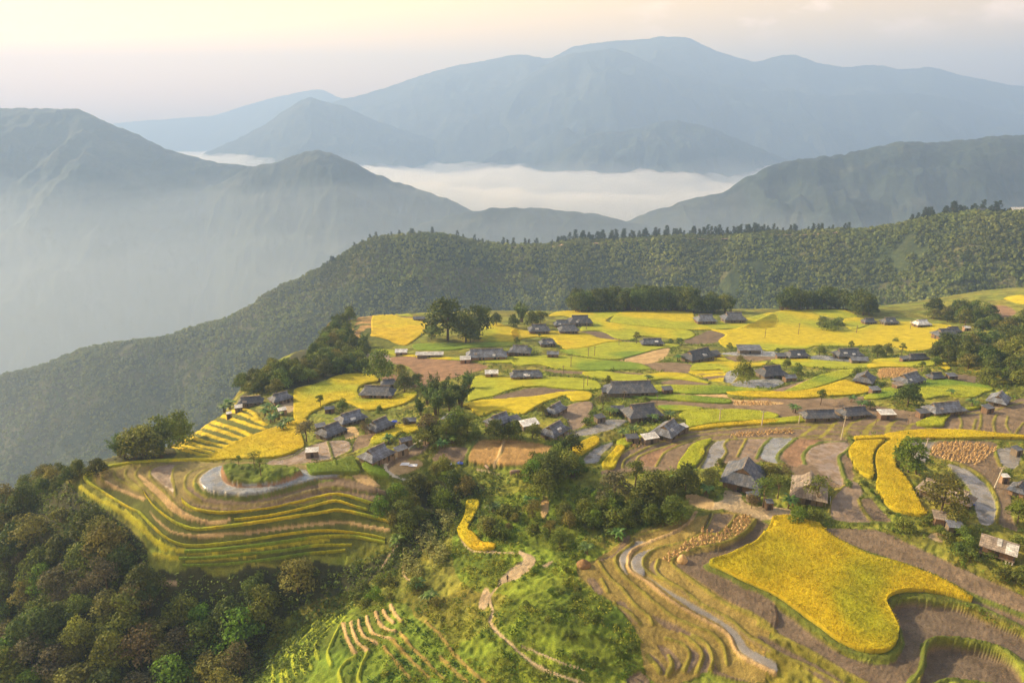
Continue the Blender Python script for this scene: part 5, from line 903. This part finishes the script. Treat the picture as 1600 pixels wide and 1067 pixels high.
def poly(name, V, F, mat, parent, thick=0.):
    me = bpy.data.meshes.new(name); me.from_pydata(V, [], F); me.update(); me.materials.append(mat); o = link(name, me, parent)
    if thick: md = o.modifiers.new('thick', 'SOLIDIFY'); md.thickness = thick; md.offset = -1
    return o
BOXF = [(0, 2, 3, 1), (4, 5, 7, 6), (0, 1, 5, 4), (2, 6, 7, 3), (0, 4, 6, 2), (1, 3, 7, 5)]
def box(name, x0, x1, y0, y1, z0, z1, mat, parent): return poly(name, [(x, y, z) for z in (z0, z1) for y in (y0, y1) for x in (x0, x1)], BOXF, mat, parent)
def roofz(px, py, lift): x, y = hit([px], [py], HG+lift); return float(x[0]), float(y[0])
HN = 0
def house(px, py, wpx, yaw, label, kind='h', rm=0, wm=0, asp=.70, patch=0, name='village_house'):
    global HN; HN += 1; patch = patch or (0, 0, 1, 0, 2)[HN % 5]; rs = random.Random(HN*7+3)
    x, y = roofz(px, py, 3.2); z = float(gz(x, y)); D = depth(x, y, z); ext = wpx*D/F_; a = R(yaw)
    L = ext/(abs(math.cos(a))+asp*abs(math.sin(a))); W = L*asp; small = kind != 'h'
    o = empty('village_house' if not small else 'shed', (x, y, z), a); tag(o, label, 'house' if not small else 'shed', 'village houses' if not small else 'sheds and outbuildings')
    he = 2.3 if not small else 1.9; ov = .9 if L > 9 else .5; lx, ly = L/2, W/2
    r_m = M_roof[rm] if isinstance(rm, int) else M_white
    if not small:
        he = min(2.5, .21*W+.5); rise = W*.36; zr = he+rise; t = .56; gx = lx-W*.27; zt = he+rise*t; wy = ly*(1-t)
        sag = .12*rs.random()
        V = [(-lx, -ly, he), (lx, -ly, he), (gx, -wy, zt), (-gx, -wy, zt), (gx+.35, 0, zr), (-gx-.35, 0, zr+sag), (-lx, ly, he), (lx, ly, he), (gx, wy, zt), (-gx, wy, zt)]
        F = [(0, 1, 2, 3), (3, 2, 4, 5), (7, 6, 9, 8), (8, 9, 5, 4), (1, 7, 8, 2), (6, 0, 3, 9)]
        rf = poly('roof', V, F, r_m, o, .12)
        box('ridge_cap', -gx-.4, gx+.4, -.18, .18, zr+.02, zr+.16+sag*.5, M_roof[2], rf)
        for s in (1, -1): poly('gable', [(s*(gx-.12), -wy*.96, zt+.02), (s*(gx-.12), wy*.96, zt+.02), (s*(gx-.12), 0, zr-.12)], [(0, 1, 2) if s > 0 else (0, 2, 1)], M_gable, o)
        wx, wyy = lx-ov, ly-ov; box('wall', -wx, wx, -wyy, wyy, -1.6, he+.25, M_wall[wm], o)
        for s in range(2):
            dx = -wx*.35+s*wx*.8; d = box('door', dx-.5, dx+.5, -wyy-.06, -wyy-.004, 0, min(1.9, he-.1), M_dark, o)
            box('window', dx+1.2, dx+2., -wyy-.05, -wyy-.003, .9, min(1.7, he-.2), M_dark, o)
        box('door', wx+.004, wx+.06, -.6, .6, 0, min(1.9, he-.1), M_dark, o); box('door', -wx-.06, -wx-.004, -.6, .6, 0, min(1.9, he-.1), M_dark, o)
        for i in range(4):
            q = -lx+.5+i*(L-1.)/3; box('post', q-.09, q+.09, -ly+.35, -ly+.53, -1.4, he+.12, M_post, o)
        if patch:
            for i in range(patch):
                q = gx*(-.8+1.4*rs.random()); u0 = .1+.35*rs.random(); u1 = u0+.28; w_ = .5+.5*rs.random(); s = -1 if rs.random() < .75 else 1
                p = lambda X, u: (X, s*(ly+(0-ly)*u*.79), he+rise*u*t/.56*.79+.16)
                pv = [p(q-w_, u0), p(q+w_, u0), p(q+w_, u1), p(q-w_, u1)]
                poly('roof_patch', pv, [(0, 1, 2, 3) if s < 0 else (3, 2, 1, 0)], M_white if rs.random() < .5 else M_roof[2], o, .04)
    else:
        rise = W*.22; mono = kind == 's'
        if mono: V = [(-lx, -ly, he), (lx, -ly, he), (lx, ly, he+rise), (-lx, ly, he+rise)]; F = [(0, 1, 2, 3)]
        else: V = [(-lx, -ly, he), (lx, -ly, he), (lx, 0, he+rise*1.4), (-lx, 0, he+rise*1.4), (lx, ly, he), (-lx, ly, he)]; F = [(0, 1, 2, 3), (3, 2, 4, 5)]
        poly('roof', V, F, r_m, o, .08); wx, wyy = lx*.86, ly*.82
        box('wall', -wx, wx, -wyy, wyy, -1.2, he-.05, M_wall[wm], o)
        for sx in (-1, 1): box('post', sx*(lx-.15)-.07, sx*(lx-.15)+.07, -ly+.1, -ly+.24, -1., he+.02, M_post, o)
        box('door', -.4, .4, -wyy-.05, -wyy-.004, 0, 1.5, M_dark, o)
    return o
H = house
H(1163, 738, 90, 62, 'largest near house with a steep dark grey roof beside the bare dirt yard', rm=1, wm=0, asp=.8)
b = H(1265, 758, 78, 66, 'near house with tan left roof slope and white panel under its front eave', rm=2, wm=1, asp=.75)
H(1480, 762, 80, -48, 'long near house right of the curved golden field, half behind a dark bushy tree', rm=2, wm=1, asp=.5, patch=3)
H(1480, 800, 42, -20, 'low flat shed below the long near house at right', 's', 2, 2, .6); H(1494, 812, 26, -10, 'small grey lean-to behind olive tree at the lower sheds', 's', 0, 1, .7)
H(1595, 752, 44, 40, 'roof cut off by the right picture edge above lush bush', rm=1, wm=2); H(1591, 694, 18, 20, 'tiny stone hut at the right picture edge near the end of the curved golden field', 's', 0, 1, .8); H(1572, 736, 12, 0, 'pale concrete hut beside the leaning pole', 's', 'w', 2, .8)
H(866, 666, 56, 52, 'gable house with brown left end at the centre, below another like it', rm=0, wm=1); H(868, 632, 42, 52, 'upper gable house at the centre beside the muddy square paddy', rm=0, wm=1)
H(1003, 640, 66, 14, 'big centre house with broad dark front slope above the banana plants', rm=1, wm=1); H(1044, 666, 62, 52, 'house with pale annex roofs above the curving middle terraces', rm=0, wm=1)
H(1016, 676, 30, 20, 'pale low annex at the front of the house above the middle terraces', 's', 'w', 1, .6); H(988, 676, 22, 10, 'dark open shed left of the house above the middle terraces', 's', 1, 1, .6); H(1067, 660, 20, 30, 'bluish shed right of the house above the middle terraces', 's', 'w', 1, .7)
H(985, 604, 82, 4, 'long dark roofed house in the village middle with a banana plant behind', rm=1, wm=1, asp=.45); H(1043, 602, 18, 10, 'little dark hut right of the long dark roofed house', 's', 1, 0, .7); H(950, 605, 20, 0, 'small dark annex left of the long dark roofed house', 's', 1, 1, .7)
H(822, 580, 52, 3, 'long grey house at left centre behind the wooden poles', rm=0, wm=2, asp=.42); H(768, 577, 22, 3, 'white roofed hut left of the long grey house', 'g', 'w', 2, .7); H(760, 551, 66, 4, 'long grey house with pale end roof above the red-brown field', rm=0, wm=2, asp=.42, patch=2); H(727, 556, 18, 5, 'pale annex at the left end of the house above the red-brown field', 's', 'w', 2, .7)
H(813, 544, 38, -8, 'grey house left of banana plants on the plateau', rm=0, wm=0); H(855, 531, 28, 10, 'small grey house behind banana plants on the plateau', rm=0, wm=1); H(864, 548, 20, -5, 'brown hut right of banana plants on the plateau', 'g', 0, 0, .7); H(795, 546, 14, 50, 'brown shed at the right end of the pale ended house', 'g', 0, 0, .8)
H(842, 512, 36, 5, 'leftmost house of the far cluster of five roofs', rm=0, wm=0); H(888, 512, 34, 5, 'front house of the far cluster of five roofs', rm=1, wm=0); H(878, 503, 28, 5, 'middle house of the far cluster of five roofs', rm=1, wm=0); H(906, 500, 40, 4, 'rightmost house of the far cluster with pale roof ridge', rm=1, wm=1, patch=2)
H(1102, 497, 34, 4, 'left of two grey houses at the back edge of the golden fields', rm=0, wm=0); H(1146, 495, 38, 3, 'right of two grey houses at the back edge of the golden fields', rm=0, wm=1)
H(1019, 531, 38, 3, 'low grey house alone amid the golden fields with a tree at its left', rm=0, wm=1, asp=.5, patch=1); H(1091, 553, 62, 30, 'large dark house on the plateau right of the banana plant', rm=1, wm=1, asp=.55); H(1117, 548, 20, 15, 'small brown shed at the right of the large dark plateau house', 's', 1, 0, .8); H(1171, 541, 38, -3, 'flat roofed long hut on the golden fields above the flooded strip', 's', 0, 1, .5)
H(1245, 550, 40, 10, 'timber house with reddish walls beside the flooded ponds', rm=1, wm=0, asp=.6); H(1220, 551, 14, 0, 'tiny shed left of the timber house by the ponds', 's', 1, 0, .8); H(1325, 549, 46, 6, 'grey house behind the flooded strip with a shed in front', rm=1, wm=1, asp=.55); H(1342, 557, 28, -6, 'grey shed in front of the house behind the flooded strip', 'g', 0, 1, .6); H(1434, 553, 36, 5, 'low dark house left of the arched dark tree', rm=1, wm=0, asp=.5); H(1413, 555, 12, 10, 'reddish shed left of the low dark house', 's', 0, 0, .8)
H(1358, 498, 22, 5, 'brown house at the back edge near the far right wood', rm=1, wm=0); H(1390, 499, 26, 3, 'dark house at the back edge near the far right wood', rm=1, wm=1); H(1440, 502, 28, 8, 'far house with a pale white roof at the back edge', rm='w', wm=0)
H(1478, 520, 38, 3, 'left front house of the far right hamlet', rm=1, wm=0); H(1503, 526, 28, 10, 'right front house of the far right hamlet', rm=1, wm=0); H(1489, 512, 24, 3, 'rear house of the far right hamlet', rm=1, wm=1)
H(1505, 541, 14, 10, 'white roofed hut among the trees at right', 'g', 'w', 2, .8); H(1540, 537, 22, 10, 'pale roofed shed on the slope above the white roofed hut', 'g', 'w', 2, .6); H(1578, 518, 24, 20, 'pale roofed shed highest on the right wooded slope', 'g', 'w', 2, .6); H(1511, 508, 10, 0, 'tiny pale hut behind the far right hamlet', 'g', 'w', 2, .8)
H(1205, 578, 50, 14, 'dark house beside the grey pond', rm=1, wm=1); H(1234, 584, 22, 12, 'small brown house on the pond bank', 'g', 0, 0, .7)
H(1352, 587, 46, 54, 'tall timber house with reddish walls above the golden ribbon', rm=1, wm=0, asp=.75); H(1368, 602, 18, 10, 'low brown shed at the foot of the tall timber house', 's', 0, 0, .7); H(1421, 588, 58, 30, 'long lit timber house with grey roof on the right slope', rm=0, wm=1, asp=.6); H(1463, 581, 28, 10, 'small dark house behind the long lit timber house', rm=1, wm=1); H(1405, 595, 22, 20, 'brown annex in front of the long lit timber house', 's', 2, 0, .6); H(1488, 581, 16, 5, 'low brown shed right of the small dark house', 's', 0, 0, .7)
H(1281, 641, 58, 4, 'left of the pair of long dark houses above the green strip', rm=1, wm=1, asp=.45); H(1335, 637, 52, 10, 'right of the pair of long dark houses above the green strip', rm=1, wm=1, asp=.55); H(1386, 639, 26, 2, 'white roofed open shed between the long dark houses', 's', 'w', 0, .6)
H(1477, 632, 66, 12, 'long grey house behind brown paddies right of the round dark tree', rm=0, wm=1, asp=.5); H(1443, 637, 20, 10, 'low annex at the left end of the long grey house', 's', 1, 0, .7); H(1562, 617, 50, 46, 'grey house at right above the striped brown terraces', rm=0, wm=1, asp=.65); H(1545, 630, 20, 20, 'lower annex of the grey house above the striped brown terraces', 's', 0, 0, .7)
H(517, 667, 52, 52, 'front left house of the clustered roofs with pale sheets by its wall', rm=0, wm=1, asp=.75); H(548, 647, 54, 40, 'rear house of the clustered roofs', rm=0, wm=1, asp=.65); H(593, 658, 50, 52, 'right house of the clustered roofs with a blue tarpaulin beside it', rm=0, wm=1, asp=.75); H(588, 703, 60, 52, 'lone grey house with pale front eave near the promontory', rm=0, wm=1, asp=.75)
H(633, 680, 24, 30, 'small grey shed beside the little golden field', 'g', 0, 1, .7); H(626, 694, 24, 45, 'lean-to hut behind the lone grey house', 's', 0, 1, .6); H(590, 608, 56, -4, 'long dark roofed house alone on the yellow-green slope', rm=1, wm=2, asp=.55); H(607, 592, 28, 8, 'small grey house between dark trees at the red-brown field', rm=1, wm=1); H(438, 616, 42, 42, 'right house of the two on the ridge edge at left', rm=0, wm=1, asp=.75); H(391, 620, 42, 12, 'left house of the two on the ridge edge at left', rm=1, wm=1, asp=.55)
H(440, 634, 16, 30, 'white sheeted hut below the right ridge-edge house', 's', 'w', 2, .7); H(372, 630, 14, 20, 'pale hut at the left end of the ridge-edge houses', 's', 'w', 1, .8); H(357, 640, 10, 20, 'smallest pale hut at the top of the stepped terraces', 's', 'w', 1, .8); H(703, 643, 30, 60, 'half-hidden brown roof behind green trees at the village centre', rm=0, wm=0); H(640, 650, 22, 5, 'small brown shed at the foot of the village bamboo', 'g', 0, 0, .7)
H(780, 650, 52, 42, 'isolated gable house above the stubble field', rm=0, wm=1, asp=.7); H(627, 545, 20, 3, 'white roofed hut at the left of the low white shed', 'g', 'w', 2, .7); H(671, 549, 44, 2, 'low long white shed roof behind hedges', 's', 'w', 1, .25); H(500, 659, 20, 30, 'bluish shed behind the front left clustered house', 's', 0, 1, .7); H(487, 697, 22, 10, 'white sheet roof in front of the clustered roofs', 's', 'w', 1, .6); H(514, 632, 18, 20, 'tiny brown hut on the yellow slope', 'g', 0, 0, .7)
H(655, 494, 20, 3, 'low dark hut behind the golden dome of rice', 'g', 1, 1, .5); H(803, 648, 24, 30, 'dark roof corner left of the white tarpaulin roof', 's', 1, 1, .7); H(827, 655, 34, 25, 'white tarpaulin roof left of the gable house', 's', 'w', 1, .6); H(937, 645, 20, 30, 'dark shed left of the big centre house', 's', 1, 1, .7); H(965, 631, 22, 5, 'grey shed behind the big centre house', 'g', 1, 1, .6); H(1178, 764, 24, 15, 'small weathered lean-to in the yard of the largest near house', 's', 0, 1, .5); H(1203, 776, 12, 0, 'little brown privy in the yard between the near houses', 's', 0, 0, .9)
# stilt hut at the right edge
def stilt_hut():
    x, y = roofz(1562, 848, 3.); z = float(gz(x, y)); o = empty('stilt_hut', (x, y, z), R(-38)); o.scale = (.72,)*3; tag(o, 'stilt hut with bright roof sheets on the green bank at right', 'hut')
    r = poly('roof', [(-4.6, -3.2, 3.1), (4.6, -3.2, 2.9), (4.6, 1.2, 4.9), (-4.6, 1.2, 5.1), (4.6, 3.2, 3.6), (-4.6, 3.2, 3.7)], [(0, 1, 2, 3), (3, 2, 4, 5)], M_roof[2], o, .1)
    poly('roof_sheet', [(1.6, -3.3, 3.1), (4.5, -3.3, 3.02), (4.5, .4, 4.72), (1.6, .4, 4.8)], [(0, 1, 2, 3)], M_white, o, .05); poly('roof_sheet', [(-.6, -1.6, 3.88), (.6, -1.6, 3.86), (.6, 1., 5.02), (-.6, 1., 5.05)], [(0, 1, 2, 3)], M_white, o, .05)
    box('wall', -3.6, 3.8, -2.1, 2.3, .9, 3.2, M_wall[0], o); box('floor_deck', -4.2, 4.2, -2.8, 2.7, .7, .88, M_post, o); box('door', -.5, .5, -2.17, -2.104, .9, 2.5, M_dark, o)
    for a in (-3.8, -1.2, 1.4, 4.0):
        for b in (-2.6, 2.4): box('post', a-.1, a+.1, b-.1, b+.1, -2.2, .7, M_post, o)
    for k in range(3): poly('plank', [(2.2+k*.7, -2.9, .7), (2.5+k*.7, -2.9, .7), (2.3+k*.7, -4.1, -1.6), (2.+k*.7, -4.1, -1.6)], [(0, 1, 2, 3)], M_conc, o, .06)
stilt_hut()
w_ = poly('white_panel', [(-3.2, -4.95, .35), (-.4, -4.95, .35), (-.4, -4.95, 1.7), (-3.2, -4.95, 1.7)], [(0, 1, 2, 3)], M_white, b, .05)
# far buildings on the right crest
def crest_building(px, py, wpx, label, wall, roof, D):
    q = np.argmin((RX[60:120]/RY[60:120]-ray(px, py)[0])**2+(( RZ[60:120]/RY[60:120])-ray(px, py)[1])**2*9); x, y, z = [float(A[60:120].ravel()[q]) for A in (RX, RY, RZ)]; W = wpx*depth(x, y, z)/F_; o = empty('crest_building', (x, y, z), R(5)); tag(o, label, 'building')
    h = W*.3; box('wall', -W/2, W/2, -W*.2, W*.2, -3, h, wall, o); poly('roof', [(-W*.53, -W*.24, h), (W*.53, -W*.24, h), (W*.53, 0, h*1.5), (-W*.53, 0, h*1.5), (W*.53, W*.24, h), (-W*.53, W*.24, h)], [(0, 1, 2, 3), (3, 2, 4, 5)], roof, o, .3)
    for k in range(4): box('window', -W*.4+k*W*.22, -W*.4+k*W*.22+W*.1, -W*.2-.12, -W*.2-.01, h*.3, h*.7, M_dark, o)
crest_building(1588, 333, 24, 'white building on the right crest at the picture edge', M_conc, M_white, 745); crest_building(1536, 329, 18, 'brown hut under the pines on the right crest', M_wall[0], M_roof[0], 775)
# poles
M_pole = mat_wood('weathered concrete pole', (.50, .45, .37, 1), (.38, .34, .28, 1), 1.)
def pole(px, py0, py1, r, mat, label, lean=0., name='utility_pole'):
    x, y = [float(q[0]) for q in hit([px], [py0], HG)]; z = float(gz(x, y)); D = depth(x, y, z); Hh = (py0-py1)*D/F_/.9
    o = empty(name, (x, y, z)); tag(o, label, 'pole', 'poles among the fields'); o.rotation_euler = (0, R(lean), 0)
    v, f = tube([(0, 0, -.5), (0, 0, Hh*.5), (0, 0, Hh)], [r, r*.85, r*.62], 8); link('shaft', mesh_np('shaft', v, f, mat), o)
    box('crossarm', -r*4, r*4, -r*.5, r*.5, Hh*.9, Hh*.9+r*.9, mat, o)
for a in ((1124, 659, 638, .2, M_pole, 'left of two concrete poles in the lime field', 0), (1190, 665, 642, .2, M_pole, 'right of two concrete poles in the lime field', 2), (1314, 687, 650, .17, M_pole, 'tall pole rising at the left end of the curved golden field', 3), (1248, 661, 645, .15, M_pole, 'short pole at the green strip of the long dark houses', 2), (1444, 706, 684, .16, M_pole, 'leaning pole behind the dense bright green tree', 6), (1554, 762, 728, .2, M_pole, 'leaning pole between the brown terraces at right', 10),
          (919, 558, 544, .16, M_post, 'left wooden pole below the lone tree house', 0), (929, 557, 542, .16, M_post, 'right wooden pole below the lone tree house', 0), (892, 574, 558, .18, M_post, 'wooden pole in the lime field behind the long grey house', 0), (880, 585, 572, .16, M_post, 'thin wooden pole by the green patch at centre', 0), (918, 604, 587, .15, M_post, 'right wooden pole in the golden field at centre', 0), (912, 608, 592, .15, M_post, 'left wooden pole in the golden field at centre', 0), (1026, 635, 618, .14, M_post, 'thin pole beside the big centre house', 0), (916, 515, 504, .18, M_post, 'pole right of the far cluster of five roofs', 0), (967, 540, 530, .16, M_post, 'thin pole left of the lone slender tree', 0), (1338, 521, 509, .2, M_post, 'dark pole on the far right golden field', 0), (1247, 524, 506, .16, M_post, 'pale pole in the far right lime field', 0), (1422, 515, 503, .18, M_post, 'dark pole left of the far pale roofed house', 0), (1368, 664, 648, .12, M_post, 'first thin pole by the brown belt paddies', 0), (1418, 664, 648, .12, M_post, 'second thin pole by the brown belt paddies', 0), (1195, 528, 514, .16, M_post, 'dark pole at the back of the golden plateau', 0), (975, 625, 612, .2, M_post, 'wooden gate pole in front of the long dark roofed house', 0)):
    pole(*a)
# walker on the dirt path
def skin_body(name, V, E, Rd, mat, parent, root=0):
    me = bpy.data.meshes.new(name); me.from_pydata(V, E, []); me.update(); o = link(name, me, parent); me.materials.append(mat)
    md = o.modifiers.new('skin', 'SKIN'); sv = me.skin_vertices[0].data
    for i, r in enumerate(Rd): sv[i].radius = (r, r) if not isinstance(r, tuple) else r
    sv[root].use_root = True; s = o.modifiers.new('sub', 'SUBSURF'); s.levels = s.render_levels = 2; return o
def plain(name, c, r=.8): m, nt, bs = newmat(name); n = noise(nt, 6., 3); nt.links.new(scale_col(nt, c, maprange(nt, n, .3, .7, .8, 1.2)), bs.inputs['Base Color']); bs.inputs['Roughness'].default_value = r; return m
M_cloth = plain('dark indigo cloth', (.022, .022, .035)); M_skin = plain('skin', (.33, .19, .12), .6); M_hair = plain('black hair', (.012, .010, .009), .5); M_hide = plain('buffalo hide', (.055, .045, .04)); M_hide2 = plain('pale buffalo hide', (.27, .19, .14)); M_horn = plain('horn', (.09, .08, .07), .5)
def person():
    x, y = [float(q[0]) for q in hit([793], [908], HG)]; o = empty('person', (x, y, float(gz(x, y))), R(-150)); tag(o, 'person in dark clothes walking along the dirt path', 'person')
    V = [(0, 0, .93), (0, .01, 1.15), (0, 0, 1.38), (0, .01, 1.48), (0, .03, 1.60), (.1, .02, .88), (.11, .16, .50), (.11, .10, .10), (.11, .24, .05), (-.1, 0, .88), (-.11, -.06, .48), (-.11, -.26, .13), (-.11, -.15, .05), (.19, 0, 1.36), (.24, -.12, 1.10), (.24, -.02, .86), (-.19, 0, 1.36), (-.24, .10, 1.10), (-.23, .24, .90)]
    E_ = [(0, 1), (1, 2), (2, 3), (3, 4), (0, 5), (5, 6), (6, 7), (7, 8), (0, 9), (9, 10), (10, 11), (11, 12), (2, 13), (13, 14), (14, 15), (2, 16), (16, 17), (17, 18)]
    body = skin_body('body', V, E_, [(.15, .11), (.14, .10), (.15, .10), .055, .10, .09, .065, .045, .04, .09, .065, .045, .04, .055, .042, .034, .055, .042, .034], M_cloth, o)
    f = skin_body('face', [(0, .035, 1.60), (0, .06, 1.66)], [(0, 1)], [.095, .075], M_skin, o); skin_body('hair', [(0, -.02, 1.63), (0, .0, 1.70)], [(0, 1)], [.105, .095], M_hair, o)
    for s, (a, bq, c) in ((1, V[15]), (-1, V[18])):
        P = [(a, bq, c), (a, bq+.01, c-.07)]; Ee = [(0, 1)]; rr = [.03, .034]
        for k, (dx, ln) in enumerate(((-.03, .075), (-.01, .085), (.01, .08), (.028, .062))): P += [(a+dx, bq+.02, c-.07-ln*.55), (a+dx, bq+.035, c-.07-ln)]; Ee += [(1, 2+2*k), (2+2*k, 3+2*k)]; rr += [.009, .008]
        P += [(a-.04*s, bq+.04, c-.07), (a-.045*s, bq+.06, c-.1)]; Ee += [(0, 10), (10, 11)]; rr += [.011, .009]; skin_body('hand', P, Ee, rr, M_skin, o)
person()
def buffalo(px, py, yaw, s, hide, label):
    x, y = [float(q[0]) for q in hit([px], [py], HG)]; o = empty('water_buffalo', (x, y, float(gz(x, y))), R(yaw)); o.scale = (s, s, s); tag(o, label, 'buffalo', 'buffaloes below the stubble fields')
    V = [(0, 0, 1.02), (.55, 0, 1.05), (1.0, 0, 1.0), (1.3, 0, .82), (1.62, 0, .55), (1.8, 0, .42), (-.55, 0, 1.06), (-.9, 0, 1.08), (-1.12, 0, .9), (-1.18, 0, .45)]
    E_ = [(0, 1), (1, 2), (2, 3), (3, 4), (4, 5), (0, 6), (6, 7), (7, 8), (8, 9)]; Rd = [(.40, .42), (.40, .44), (.33, .38), .22, .17, .12, (.38, .38), .28, .05, .03]
    for bx, by, hind in ((.72, .24, 0), (.72, -.24, 0), (-.8, .24, 1), (-.8, -.24, 1)):
        n = len(V); V += [(bx, by, .72), (bx+(.06 if hind else .02), by, .48), (bx-(.10 if hind else 0), by, .3), (bx, by, .03)]; E_ += [(1 if not hind else 6, n), (n, n+1), (n+1, n+2), (n+2, n+3)]; Rd += [.17, .11, .08, .085]
    skin_body('body', V, E_, Rd, hide, o)
    for q in (1, -1): skin_body('horn', [(1.42, q*.1, .80), (1.32, q*.42, .9), (1.1, q*.5, 1.02)], [(0, 1), (1, 2)], [.055, .04, .012], M_horn, o); skin_body('ear', [(1.4, q*.14, .74), (1.34, q*.34, .68)], [(0, 1)], [.05, .03], hide, o)
buffalo(804, 743, 10, 1.25, M_hide2, 'brown buffalo standing below the right stubble field'); buffalo(761, 734, 120, .9, M_hide2, 'pale buffalo beside the tan ridge of the stubble fields')
# tarpaulins and clutter seen in the yards
def tarp(px, py, w, d, c, label):
    x, y = [float(q[0]) for q in hit([px], [py], HG)]; nx = 8; g_ = [(i/(nx-1)-.5, j/(nx-1)-.5) for j in range(nx) for i in range(nx)]; V = [(a*w+.1*random.random(), bq*d+.1*random.random(), .25+.5*vn(a*4+px, bq*4, 5)*(1-2*max(abs(a), abs(bq)))) for a, bq in g_]
    V = [(float(a), float(bq), float(cq)) for a, bq, cq in V]; F = [(j*nx+i, j*nx+i+1, j*nx+nx+i+1, j*nx+nx+i) for j in range(nx-1) for i in range(nx-1)]
    o = poly('tarpaulin', V, F, plain('tarpaulin', c, .5), None, .03); o.location = (x, y, float(gz(x, y))); tag(o, label, 'tarpaulin')
tarp(616, 659, 1.9, 1.6, (.03, .07, .42), 'blue tarpaulin at the right of the clustered roofs'); tarp(718, 724, 2., 1.6, (.04, .08, .40), 'blue tarpaulin at the near edge of the square brown paddy'); tarp(700, 726, 2., 1.5, (.30, .33, .42), 'grey sheet beside the blue tarpaulin of the brown paddy'); tarp(1516, 788, 1.6, 1.4, (.03, .09, .40), 'blue tarpaulin at the right of the long near house'); tarp(632, 726, 2.6, 1.8, (.75, .75, .75), 'white sheet left on the ground by the pale path'); tarp(645, 728, 2.4, 1.6, (.7, .7, .72), 'second white sheet beside the first by the pale path')
